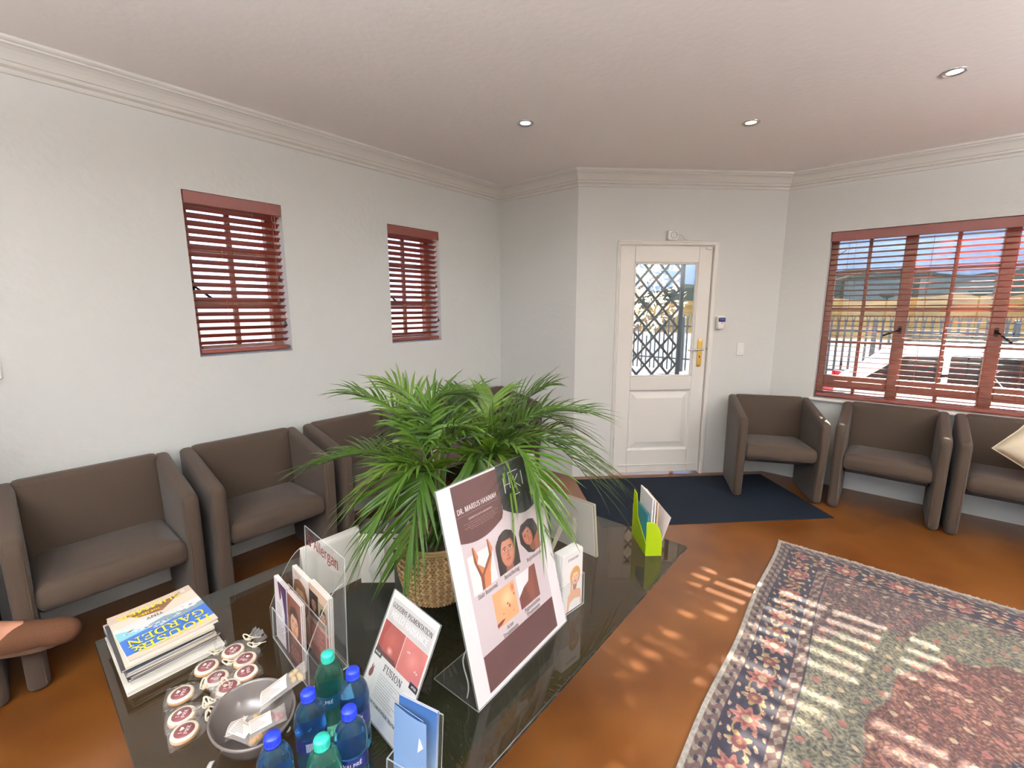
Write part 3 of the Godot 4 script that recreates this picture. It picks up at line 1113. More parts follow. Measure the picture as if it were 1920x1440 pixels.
	for s in [-1.0, 1.0]:
		st = begin()
		lathe(st, [Vector2(0, -0.025), Vector2(0.09, -0.025), Vector2(0.1, -0.01), Vector2(0.1, 0.01), Vector2(0.09, 0.025), Vector2(0, 0.025)], 16, Transform3D(Basis(Vector3.BACK, PI / 2), Vector3(s * 0.22, 0.1, -0.24)))
		part(bin, "wheel", st, M.black)

func car() -> void:
	var o := thing("car", "white estate car with dark windows parked outside the street window", "car", Vector3(1.5, -0.45, -8.3))
	var paint := mat(rgb(226, 230, 232), 0.25)
	paint.clearcoat_enabled = true
	paint.clearcoat = 0.6
	var dark := mat(rgb(16, 19, 24), 0.1)
	dark.metallic_specular = 0.2
	# body side outline, the rear towards -x
	var st := begin()
	pad(st, rounded([Vector2(-2.22, 0.32), Vector2(2.2, 0.28), Vector2(2.3, 0.55), Vector2(2.15, 0.78), Vector2(1.1, 0.98), Vector2(-2.05, 1.0), Vector2(-2.26, 0.75)], 0.12), 1.76, 0.09)
	part(o, "body", st, paint)
	st = begin()
	pad(st, rounded([Vector2(-2.05, 0.95), Vector2(1.15, 0.94), Vector2(0.35, 1.45), Vector2(-0.6, 1.53), Vector2(-1.5, 1.48)], 0.12), 1.52, 0.1)
	part(o, "cabin", st, paint)
	for s in [-1.0, 1.0]:
		for w in [[[-1.78, 1.03], [-1.02, 1.03], [-1.02, 1.38], [-1.4, 1.36]], [[-0.96, 1.03], [-0.12, 1.03], [-0.12, 1.41], [-0.96, 1.4]], [[-0.06, 1.03], [0.82, 1.03], [0.34, 1.36], [-0.06, 1.41]]]:
			st = begin()
			var p := []
			for q in w:
				p.append(Vector2(q[0], q[1]))
			extrude(st, rounded(p, 0.04), 0.02, Transform3D(Basis(), Vector3(0, 0, s * 0.765)))
			part(o, "side_window", st, dark)
		st = begin()
		tube(st, [Vector3(-1.5, 1.49, s * 0.62), Vector3(-1.4, 1.56, s * 0.62), Vector3(0.1, 1.56, s * 0.62), Vector3(0.25, 1.47, s * 0.62)], 0.018, 6)
		part(o, "roof_rail", st, M.black)
		st = begin()
		pad(st, rounded([Vector2(-0.08, -0.13), Vector2(0.1, -0.1), Vector2(0.08, 0.1), Vector2(-0.1, 0.13)], 0.03), 0.2, 0.03, Transform3D(Basis(), Vector3(-2.14, 0.83, s * 0.78)))
		part(o, "tail_light", st, mat(rgb(200, 20, 40), 0.2))
		st = begin()
		cbox(st, Vector3(0.72, 1.02, s * 0.96), Vector3(0.16, 0.13, 0.2), 0.04)
		part(o, "mirror", st, paint)
		for x in [-1.4, 1.4]:
			st = begin()
			var ax := Transform3D(Basis(Vector3.RIGHT, PI / 2), Vector3(x, 0.32, s * 0.79))
			lathe(st, [Vector2(0, -0.1), Vector2(0.28, -0.1), Vector2(0.32, -0.07), Vector2(0.32, 0.07), Vector2(0.28, 0.105), Vector2(0.2, 0.105)], 24, ax)
			var wh := part(o, "wheel", st, M.black)
			st = begin()
			lathe(st, [Vector2(0, -0.11), Vector2(0.19, -0.108), Vector2(0.2, 0.0), Vector2(0.19, 0.108), Vector2(0, 0.112)], 20, ax)
			part(wh, "hub", st, M.steel)
	st = begin()
	tube(st, [Vector3(-0.35, 1.42, 0.68), Vector3(-0.6, 1.2, 0.79), Vector3(-0.5, 1.06, 0.79)], 0.01, 5)
	part(o, "door_trim", st, M.steel)

# ==================================================================== mat and rug
func floor_covers() -> void:
	var m := thing("door_mat", "large dark blue-black rubber mat on the floor before the door", "mat", K + U * 0.88 + N * 0.5)
	m.transform = Transform3D(Basis(U, Vector3.UP, N), m.position)
	var st := begin()
	cbox(st, Vector3(0.0, 0.0025, 0.02), Vector3(1.74, 0.005, 0.88), 0.002)
	part(m, "sheet", st, M.mat_rubber)
	# patterned rug, 2 by 3 metres
	var W := 2.0
	var L := 3.1
	var px := 640
	var py := 992
	var rug := thing("patterned_rug", "worn oriental rug with a floral navy border and grey-green field on the floor", "rug", Vector3(-0.44, 0, -3.215))
	var data := PackedByteArray()
	data.resize(px * py * 3)
	var no := noise_image(512, 0.012, 77, 4).get_data()
	var nf := noise_image(512, 0.12, 78, 3).get_data()
	var navy := rgb(44, 40, 58)
	var rose := rgb(172, 112, 100)
	var cream := rgb(196, 172, 140)
	var gold := rgb(168, 138, 92)
	var green := rgb(122, 118, 98)
	var plum := rgb(104, 80, 78)
	var taupe := rgb(150, 134, 118)
	var rust := rgb(120, 72, 62)
	for j in py:
		var y := (j + 0.5) / py * L
		var dy := minf(y, L - y)
		for i in px:
			var x := (i + 0.5) / px * W
			var dx := minf(x, W - x)
			var d := minf(dx, dy)
			var al := y if dx < dy else x           # distance along the border
			var k := ((j & 511) << 9) | (i & 511)
			var big: int = no[k]
			var sm: int = nf[k]
			var c: Color
			if d < 0.018:
				c = rgb(190, 182, 170)
			elif d < 0.068:
				var s := sin(al * 110.0 + sin((d - 0.043) * 130.0) * 1.6)
				c = taupe if s > 0.1 else plum
				if absf(d - 0.043) < 0.006 and fposmod(al, 0.057) < 0.022: c = navy
			elif d < 0.074 or (d > 0.226 and d < 0.232) or (d > 0.276 and d < 0.28):
				c = navy
			elif d < 0.226:
				var v := d - 0.15
				var u := fposmod(al, 0.24) - 0.12
				var r := sqrt(u * u + v * v)
				var th := atan2(v, u)
				var u2 := fposmod(al + 0.12, 0.24) - 0.12
				var r2 := sqrt(u2 * u2 + v * v)
				var th2 := atan2(v, u2)
				c = navy
				if sin(al * 78.0 + 2.0 * sin(v * 60.0)) * sin(v * 90.0 + al * 30.0) > 0.52: c = cream if sm > 120 else rose
				if absf(v - 0.035 * sin(al * 26.18)) < 0.004: c = gold
				if r < 0.062 * (0.8 + 0.2 * cos(th * 8.0)): c = rose
				if r < 0.04 * (0.8 + 0.2 * cos(th * 8.0 + 0.4)): c = rgb(140, 74, 70)
				if r < 0.018: c = cream
				if r2 < 0.05 * (0.7 + 0.3 * cos(th2 * 5.0 + 0.9)): c = cream if fposmod(al, 0.48) > 0.24 else gold
				if r2 < 0.026: c = rgb(128, 70, 72)
				if r2 < 0.01: c = gold
			elif d < 0.276:
				var s := sin(al * 120.0) + sin((d - 0.254) * 200.0 + al * 60.0)
				c = taupe if s > 0.0 else rgb(92, 62, 62)
			else:
				var cx := minf(dx, W - dx) - 0.28
				var cy := minf(dy, L - dy) - 0.28
				var corner := cx < 0.5 and cy < 0.62 * pow(maxf(0.0, 1.0 - cx / 0.5), 0.6) + 0.04 * sin(cx * 40.0)
				var ex := (x - W / 2) / 0.52
				var ey := (y - L / 2) / 0.95
				var med := ex * ex + ey * ey + 0.05 * sin(atan2(ey, ex) * 16.0)
				var base := plum if corner else (rust if med < 1.0 else green)
				if med < 0.18: base = navy
				var q := sin(x * 150.0 + 3.0 * sin(y * 71.0 + big * 0.03)) * sin(y * 142.0 + 3.0 * sin(x * 67.0 + sm * 0.012))
				var q2 := sin(x * 38.0 + 1.2 * sin(y * 20.0)) * sin(y * 36.0)
				c = base
				if q > 0.42: c = base.lerp(cream, 0.5)
				elif q < -0.45: c = base.lerp(navy, 0.62)
				if q2 > 0.86: c = rose
				elif q2 < -0.9: c = cream
			var w := 0.5 + 0.26 * sm / 255.0 + 0.26 * big / 255.0
			var o := (j * px + i) * 3
			data[o] = clampi(int(c.r8 * w), 0, 255)
			data[o + 1] = clampi(int(c.g8 * w), 0, 255)
			data[o + 2] = clampi(int(c.b8 * w), 0, 255)
	var pile := printed(Image.create_from_data(px, py, false, Image.FORMAT_RGB8, data), 0.95)
	pile.rim_enabled = true
	pile.rim = 0.3
	relief(pile, M.fine, 0.25)
	var wob := func(u: float, v: float) -> Vector3:
		var e := 0.006 * sin(v * 21.0) * (1.0 - u) + 0.06 * (1.0 - u) * v
		return Vector3(u * W + e, 0.011 + 0.0015 * sin(u * 30.0) * sin(v * 37.0), (1.0 - v) * 0.0 + v * L)
	st = begin()
	grid(st, 40, 60, func(u: float, v: float) -> Vector3: return wob.call(u, 1.0 - v), Vector3.UP)
	part(rug, "pile", st, pile)
	st = begin()
	var side := func(u0: float, v0: float, u1: float, v1: float, n: int) -> void:
		st.set_smooth_group(-1)
		for k in n:
			var a: Vector3 = wob.call(lerpf(u0, u1, float(k) / n), lerpf(v0, v1, float(k) / n))
			var b: Vector3 = wob.call(lerpf(u0, u1, float(k + 1) / n), lerpf(v0, v1, float(k + 1) / n))
			face(st, [a, b, Vector3(b.x, 0, b.z), Vector3(a.x, 0, a.z)], Vector3(u0 + u1 - 1, 0, v0 + v1 - 1))
	side.call(0, 0, 0, 1, 60)
	side.call(1, 0, 1, 1, 60)
	side.call(0, 0, 1, 0, 40)
	side.call(0, 1, 1, 1, 40)
	part(rug, "selvage", st, mat(rgb(196, 190, 180), 0.95))
	var rr := RandomNumberGenerator.new()
	rr.seed = 5
	for e in 2:
		st = begin()
		st.set_smooth_group(-1)
		for k in 420:
			var u := rr.randf()
			var a: Vector3 = wob.call(u, float(e))
			var dz := (-1.0 if e == 0 else 1.0) * rr.randf_range(0.012, 0.034)
			var t := rr.randf_range(-0.012, 0.012)
			face(st, [Vector3(a.x - 0.003, 0.008, a.z), Vector3(a.x + 0.003, 0.008, a.z), Vector3(a.x + t + 0.0015, 0.002, a.z + dz), Vector3(a.x + t - 0.0015, 0.002, a.z + dz)], Vector3.UP)
		var fr := part(rug, "fringe", st, mat(rgb(206, 198, 184), 0.95))
		fr.set_meta("kind", "stuff")

# ==================================================================== armchairs
func make_armchair(label: String) -> Node3D:
	var o := thing("armchair", label, "chair", Vector3.ZERO, 0.0, "square upholstered armchairs along the walls")
	var w := 0.632
	var d := 0.545
	var t := 0.066
	var side := rounded([Vector2(d / 2 - 0.035, 0.0), Vector2(d / 2 - 0.005, 0.4), Vector2(d / 2, 0.655), Vector2(-d / 2 + 0.012, 0.772), Vector2(-d / 2 + 0.03, 0.0)], 0.045, 4)
	for s in [-1.0, 1.0]:
		var st := begin()
		pad(st, side, t, 0.024, Transform3D(Basis(Vector3(0, 0, 1), Vector3.UP, Vector3(-1, 0, 0)), Vector3(s * (w / 2 - t / 2), 0, 0)))
		var arm := part(o, "arm", st, M.fabric)
		st = begin()
		var seam := []
		for k in 9:
			var y := lerpf(0.03, 0.63, k / 8.0)
			seam.append(Vector3(s * (w / 2 - t + 0.012), y, d / 2 - 0.034 + 0.03 * minf(y / 0.4, 1.0) - 0.004))
		tube(st, seam, 0.003, 5)
		part(arm, "piping", st, M.fabric)
	var st2 := begin()
	pad(st2, rounded([Vector2(-w / 2 + 0.05, -0.22), Vector2(w / 2 - 0.05, -0.22), Vector2(w / 2 - 0.05, 0.225), Vector2(-w / 2 + 0.05, 0.225)], 0.03, 3), 0.085, 0.03, Transform3D(Basis(Vector3.RIGHT, -0.07), Vector3(0, 0.545, -d / 2 + 0.058)), 0.008)
	part(o, "backrest", st2, M.fabric)
	st2 = begin()
	pad(st2, rounded([Vector2(-w / 2 + 0.064, -0.215), Vector2(w / 2 - 0.064, -0.215), Vector2(w / 2 - 0.064, 0.258), Vector2(-w / 2 + 0.064, 0.258)], 0.03, 3), 0.12, 0.045, Transform3D(Basis(Vector3.RIGHT, PI / 2 - 0.05), Vector3(0, 0.375, 0.0)), 0.022)
	part(o, "seat", st2, M.fabric)
	st2 = begin()
	cbox(st2, Vector3(0, 0.3, -0.01), Vector3(w - 0.14, 0.05, d - 0.26), 0.01)
	part(o, "seat_frame", st2, M.black)
	return o

func chairs() -> void:
	var xw := XL + 0.55 / 2 + 0.015
	var a := make_armchair("brown-grey armchair behind the magazine stack, directly left of the narrow gap of two arms")
	a.position = Vector3(xw, 0, -0.225)
	a.rotation.y = PI / 2
	a.set_meta("label", "brown armchair nearest the picture's left edge, behind the magazine stack")
	var labs := ["second brown armchair along the plain wall, behind the clear leaflet holder", "third brown armchair along the plain wall, beside the palm's leftmost frond", "fourth brown armchair along the plain wall, largely hidden by the palm", "brown armchair in the far corner of the plain wall, behind the palm"]
	var zs := [-0.905, -1.585, -2.27, -2.95]
	for i in 4:
		copy(a, "armchair", labs[i], Vector3(xw, 0, zs[i]), PI / 2)
	copy(a, "armchair", "brown armchair at the picture's edge with the crossed-legged visitor", Vector3(xw, 0, 0.455), PI / 2)
	var zw := ZR + 0.55 / 2 + 0.02
	copy(a, "armchair", "grey-brown armchair standing askew on the dark mat beside the door", Vector3(-0.685, 0.005, -4.13), deg_to_rad(25))
	copy(a, "armchair", "grey-brown armchair squarely under the street window beside the askew one", Vector3(0.05, 0, zw), 0.0)
	copy(a, "armchair", "grey-brown armchair under the street window with the cream cushion on it", Vector3(0.71, 0, zw), 0.0)
	copy(a, "armchair", "grey-brown armchair under the street window past the picture's right edge", Vector3(1.37, 0, zw), 0.0)
	# cream scatter cushion on the seat of the last chair in view
	var c := thing("scatter_cushion", "cream linen scatter cushion standing on its corner on an armchair", "cushion", Vector3(0.78, 0.672, -4.12))
	var st := begin()
	var hs := 0.175
	for s in [-1.0, 1.0]:
		grid(st, 14, 14, func(u: float, v: float) -> Vector3:
			var x := u * 2 - 1
			var y := v * 2 - 1
			var pinch := 1.0 - 0.07 * (1.0 - x * x) * y * y - 0.0
			var pinch2 := 1.0 - 0.07 * (1.0 - y * y) * x * x
			return Vector3(x * hs * pinch2 + 0.0, y * hs * pinch, s * 0.07 * pow(maxf(0.0, (1 - x * x) * (1 - y * y)), 0.42)), Vector3(0, 0, s))
	var linen := mat(rgb(206, 192, 166), 0.9)
	triplanar(relief(linen, M.fine, 0.06), 5.0, false)
	part(c, "cover", st, linen)
	st = begin()
	var edge := []
	for p in [Vector2(-1, -1), Vector2(0, -0.93), Vector2(1, -1), Vector2(0.93, 0), Vector2(1, 1), Vector2(0, 0.93), Vector2(-1, 1), Vector2(-0.93, 0), Vector2(-1, -1)]:
		edge.append(Vector3(p.x * hs, p.y * hs, 0))
	tube(st, edge, 0.004, 6, false)
	part(c, "piping", st, linen)
	c.basis = Basis(Vector3.UP, deg_to_rad(14)) * Basis(Vector3.RIGHT, deg_to_rad(-12)) * Basis(Vector3.BACK, deg_to_rad(52))

# ==================================================================== glass table
func glass_table() -> void:
	var x0 := -1.795
	var x1 := -0.592
	var z0 := -1.856
	var z1 := -0.085
	var o := thing("glass_coffee_table", "low rectangular coffee table with a thick green-tinted glass top", "table", Vector3((x0 + x1) / 2, 0, (z0 + z1) / 2))
	var hx := (x1 - x0) / 2
	var hz := (z1 - z0) / 2
	var t := 0.012
	var st := begin()
	st.set_smooth_group(-1)
	for s in [0.0, -t]:
		face(st, [Vector3(-hx, TT + s, -hz), Vector3(hx, TT + s, -hz), Vector3(hx, TT + s, hz), Vector3(-hx, TT + s, hz)], Vector3(0, 1.0 if s == 0.0 else -1.0, 0))
	var top := part(o, "glass_top", st, M.table_glass)
	st = begin()
	st.set_smooth_group(-1)
	var c := [Vector3(-hx, 0, -hz), Vector3(hx, 0, -hz), Vector3(hx, 0, hz), Vector3(-hx, 0, hz)]
	for k in 4:
		var a: Vector3 = c[k]
		var b: Vector3 = c[(k + 1) % 4]
		var e := (a + b).normalized() * 0.0015
		var ya := Vector3(0, TT, 0)
		face(st, [a + ya, b + ya, b + ya + e + Vector3(0, -0.0015, 0), a + ya + e + Vector3(0, -0.0015, 0)], a + b + Vector3.UP)
		face(st, [a + ya + e + Vector3(0, -0.0015, 0), b + ya + e + Vector3(0, -0.0015, 0), b + ya + e + Vector3(0, -t + 0.0015, 0), a + ya + e + Vector3(0, -t + 0.0015, 0)], a + b)
		face(st, [a + ya + Vector3(0, -t, 0), b + ya + Vector3(0, -t, 0), b + ya + e + Vector3(0, -t + 0.0015, 0), a + ya + e + Vector3(0, -t + 0.0015, 0)], a + b + Vector3.DOWN)
	part(top, "polished_edge", st, M.table_edge)
	# dark timber plinth far in from the edges
	var dk := mat(rgb(30, 24, 18), 0.6)
	st = begin()
	cbox(st, Vector3(0.0, (TT - t) / 2 + 0.02, 0.0), Vector3(0.5, TT - t - 0.04, 0.8), 0.008)
	var base := part(o, "base", st, dk)
	st = begin()
	cbox(st, Vector3(0.0, 0.02, 0.0), Vector3(0.44, 0.04, 0.74), 0.004)
	part(base, "plinth", st, M.black)

# ==================================================================== potted palm
func palm() -> void:
	var o := thing("potted_palm", "leafy areca palm in a woven seagrass basket on the glass table", "plant", Vector3(-1.19, TT, -0.955))
	var strand := []
	for c in [rgb(150, 118, 76), rgb(166, 134, 90), rgb(134, 102, 62), rgb(176, 146, 102)]:
		strand.append(c)
	var prof := func(y: float) -> float: return 0.108 + 0.03 * sin(clampf(y / 0.21, 0, 1) * 2.6)
	# woven strands over a plain core
	var st := begin()
	var p := []
	for k in 12:
		p.append(Vector2(prof.call(0.21 * k / 11.0) - 0.004, 0.21 * k / 11.0))
	p.push_front(Vector2(0, 0.0))
	p.append(Vector2(0.1, 0.2))
	p.append(Vector2(0.095, 0.15))
	p.append(Vector2(0, 0.15))
	lathe(st, p, 36)
	var basket := part(o, "basket", st, mat(rgb(120, 92, 56), 0.85))
	var rows := 21
	var cols := 64
	st = begin()
	for r in rows:
		for c in cols:
			var y := (r + 0.5) / rows * 0.21
			var a := TAU * (c + 0.5 * (r % 2)) / cols
			var rad: float = prof.call(y)
			var n := Vector3(cos(a), 0, sin(a))
			var tdir := Vector3(-sin(a), 0, cos(a))
			var diag := (tdir * 1.0 + Vector3.UP * (0.75 if r % 2 == 0 else -0.75)).normalized()
			var cross := n.cross(diag)
			var m := n * rad + Vector3.UP * y
			var col: Color = strand[(c * 7 + r * 3) % 4]
			st.set_color(col.srgb_to_linear())
			st.set_smooth_group(-1)
			var e0 := m - diag * 0.0088
			var e1 := m + diag * 0.0088
			for s in [-1.0, 1.0]:
				face(st, [e0 - n * 0.003, e1 - n * 0.003, m + diag * 0.004 + n * 0.003, m - diag * 0.004 + n * 0.003].map(func(v): return v + cross * s * 0.0) if false else [e0 - n * 0.004 + cross * s * 0.0055, e1 - n * 0.004 + cross * s * 0.0055, m + diag * 0.006 + n * 0.003, m - diag * 0.006 + n * 0.003], n + cross * s)
	var wm := mat(Color.WHITE, 0.8)
	wm.vertex_color_use_as_albedo = true
	var wv := part(basket, "weave", st, wm)
	wv.set_meta("kind", "stuff")
	st = begin()
	for y in [0.203, 0.212]:
		var ring := []
		for k in 33:
			ring.append(Vector3(cos(TAU * k / 32) * (prof.call(0.21) + 0.002), y, sin(TAU * k / 32) * (prof.call(0.21) + 0.002)))
		tube(st, ring, 0.006, 6, false)
	part(basket, "rim", st, mat(rgb(150, 120, 78), 0.85))
	st = begin()
	lathe(st, [Vector2(0.104, 0.17), Vector2(0.06, 0.178), Vector2(0, 0.18)], 20)
	part(o, "soil", st, mat(rgb(44, 32, 24), 0.95))
	var leaf := []
	for c in [rgb(48, 74, 20), rgb(62, 90, 26), rgb(80, 104, 34)]:
		var m := mat(c, 0.3)
		m.backlight_enabled = true
		m.backlight = Color(0.3, 0.4, 0.08)
		leaf.append(m)
	var fr := [
	[Vector3(-1.226, 0.795, -0.947), Vector3(-1.316, 1.021, -0.896), Vector3(-1.561, 0.956, -0.726)],
	[Vector3(-1.204, 0.795, -0.966), Vector3(-1.287, 1.102, -0.961), Vector3(-1.493, 1.207, -0.850)],
	[Vector3(-1.197, 0.795, -0.973), Vector3(-1.314, 1.104, -1.030), Vector3(-1.485, 1.230, -0.989)],
	[Vector3(-1.198, 0.785, -0.998), Vector3(-1.297, 1.126, -1.151), Vector3(-1.357, 1.150, -1.297)],
	[Vector3(-1.212, 0.795, -0.960), Vector3(-1.312, 1.150, -1.006), Vector3(-1.242, 1.196, -1.131)],
	[Vector3(-1.190, 0.785, -1.005), Vector3(-1.153, 1.103, -1.169), Vector3(-1.210, 1.170, -1.291)],
	[Vector3(-1.152, 0.815, -1.011), Vector3(-1.040, 1.115, -1.108), Vector3(-0.906, 1.248, -1.223)],
	[Vector3(-1.152, 0.815, -1.011), Vector3(-0.977, 1.139, -1.135), Vector3(-0.819, 1.155, -1.337)],
	[Vector3(-1.190, 0.792, -1.044), Vector3(-1.010, 1.108, -1.266), Vector3(-0.825, 0.900, -1.490)],
	[Vector3(-1.152, 0.815, -1.011), Vector3(-0.937, 1.128, -1.130), Vector3(-0.771, 0.938, -1.299)],
	[Vector3(-1.144, 0.824, -0.992), Vector3(-0.925, 1.129, -1.048), Vector3(-0.796, 0.935, -1.053)],
	[Vector3(-1.160, 0.815, -1.005), Vector3(-0.965, 1.087, -1.040), Vector3(-0.880, 0.890, -1.035)],
	[Vector3(-1.159, 0.824, -0.979), Vector3(-1.005, 1.087, -1.006), Vector3(-1.020, 0.909, -0.967)],
	[Vector3(-1.181, 0.804, -0.960), Vector3(-1.137, 1.058, -0.866), Vector3(-1.196, 0.809, -0.710)],
	[Vector3(-1.188, 0.804, -0.954), Vector3(-1.211, 1.025, -0.855), Vector3(-1.294, 0.901, -0.757)],
	[Vector3(-1.188, 0.804, -0.954), Vector3(-1.108, 1.046, -0.864), Vector3(-1.097, 0.766, -0.769)],
	[Vector3(-1.182, 0.794, -0.985), Vector3(-1.147, 1.115, -1.016), Vector3(-0.958, 0.976, -1.112)],
	[Vector3(-1.182, 0.794, -0.985), Vector3(-1.213, 1.122, -1.024), Vector3(-1.054, 1.010, -1.122)],
	[Vector3(-1.213, 0.785, -0.986), Vector3(-1.267, 1.124, -1.070), Vector3(-1.359, 1.088, -0.965)],
	[Vector3(-1.190, 0.792, -1.044), Vector3(-1.088, 1.116, -1.264), Vector3(-0.987, 1.047, -1.483)],
	]
	var rr := RandomNumberGenerator.new()
	rr.seed = 41
	var from := o.position
	for i in fr.size():
		var root := Vector3(rr.randf_range(-0.05, 0.05), 0.172, rr.randf_range(-0.05, 0.05))
		frond(o, root, fr[i][0] - from, fr[i][1] - from, fr[i][2] - from, leaf[i % 3], rr)

func frond(o: Node3D, root: Vector3, b0: Vector3, mid: Vector3, tip: Vector3, m: Material, rr: RandomNumberGenerator) -> void:
	var st := begin()
	var ctrl := mid * 2.0 - (b0 + tip) * 0.5       # the curve passes through mid
	ctrl = ctrl.lerp(mid, 0.35)
	var pts := []
	var rad := []
	pts.append(root)
	rad.append(0.0055)
	for k in 17:
		var t := k / 16.0
		pts.append(b0.lerp(ctrl, t).lerp(ctrl.lerp(tip, t), t))
		rad.append(lerpf(0.0045, 0.0012, t))
	tube(st, pts, rad, 5)
	var n := 25
	var total := (tip - ctrl).length() + (ctrl - b0).length()
	for k in n:
		var t := 0.3 + 0.7 * (k + 0.5) / n
		var c := b0.lerp(ctrl, t).lerp(ctrl.lerp(tip, t), t)
		var dir := (b0.lerp(ctrl, t).direction_to(ctrl.lerp(tip, t)))
		var side := dir.cross(Vector3.UP)
		if side.length() < 0.1:
			side = dir.cross(Vector3(0.3, 0, 1))
		side = side.normalized()
		var up := side.cross(dir).normalized()
		var s := (t - 0.3) / 0.7
		var len := total * (0.36 * sin(PI * (0.12 + 0.8 * s)) + 0.1)
		for sg in [-1.0, 1.0]:
			var L := minf(len, 0.2) * rr.randf_range(0.85, 1.12)
			var ang := lerpf(1.05, 0.42, s) + rr.randf_range(-0.12, 0.12)
			var out: Vector3 = (dir * cos(ang) + side * sg * sin(ang) + up * (0.32 + rr.randf_range(-0.12, 0.16))).normalized()
			var w := 0.0062 * rr.randf_range(0.85, 1.15)
			var droop := rr.randf_range(0.16, 0.42)
			var base := c
			var prev := []
			st.set_smooth_group(7)
			for q in 6:
				var f := q / 5.0
				var pos := base + out * L * f + Vector3.DOWN * L * droop * f * f
				var tang := (out + Vector3.DOWN * 2.0 * droop * f).normalized()
				var wd := tang.cross(up).normalized()
				var nn := wd.cross(tang)
				var ww := w * (0.55 + 1.6 * f) if f < 0.3 else w * (1.0 - pow((f - 0.3) / 0.7, 1.8))
				var row := [pos - wd * ww + nn * ww * 0.35, pos, pos + wd * ww + nn * ww * 0.35]
				if prev.size():
					for e in 2:
						face(st, [prev[e], prev[e + 1], row[e + 1], row[e]], up)
				prev = row
	part(o, "frond", st, m)

# ==================================================================== magazines
func booklet(o: Node3D, called: String, w: float, d: float, h: float, at: Transform3D, cover: Material) -> MeshInstance3D:   # pages with a thin cover above and below, spine along one long side
	var st := begin()
	cbox(st, Vector3(0, h / 2, 0), Vector3(w - 0.003, h - 0.0008, d - 0.003), 0.0008)
	var pg := part(o, called, st, M.pages, at)
	st = begin()
	cbox(st, Vector3(0, 0.0003, 0), Vector3(w, 0.0006, d), 0.0002)
	cbox(st, Vector3(0, h - 0.0003, 0), Vector3(w, 0.0006, d), 0.0002)
	cbox(st, Vector3(-w / 2, h / 2, 0), Vector3(0.0006, h, d), 0.0002)
	part(pg, "cover", st, cover)
	return pg

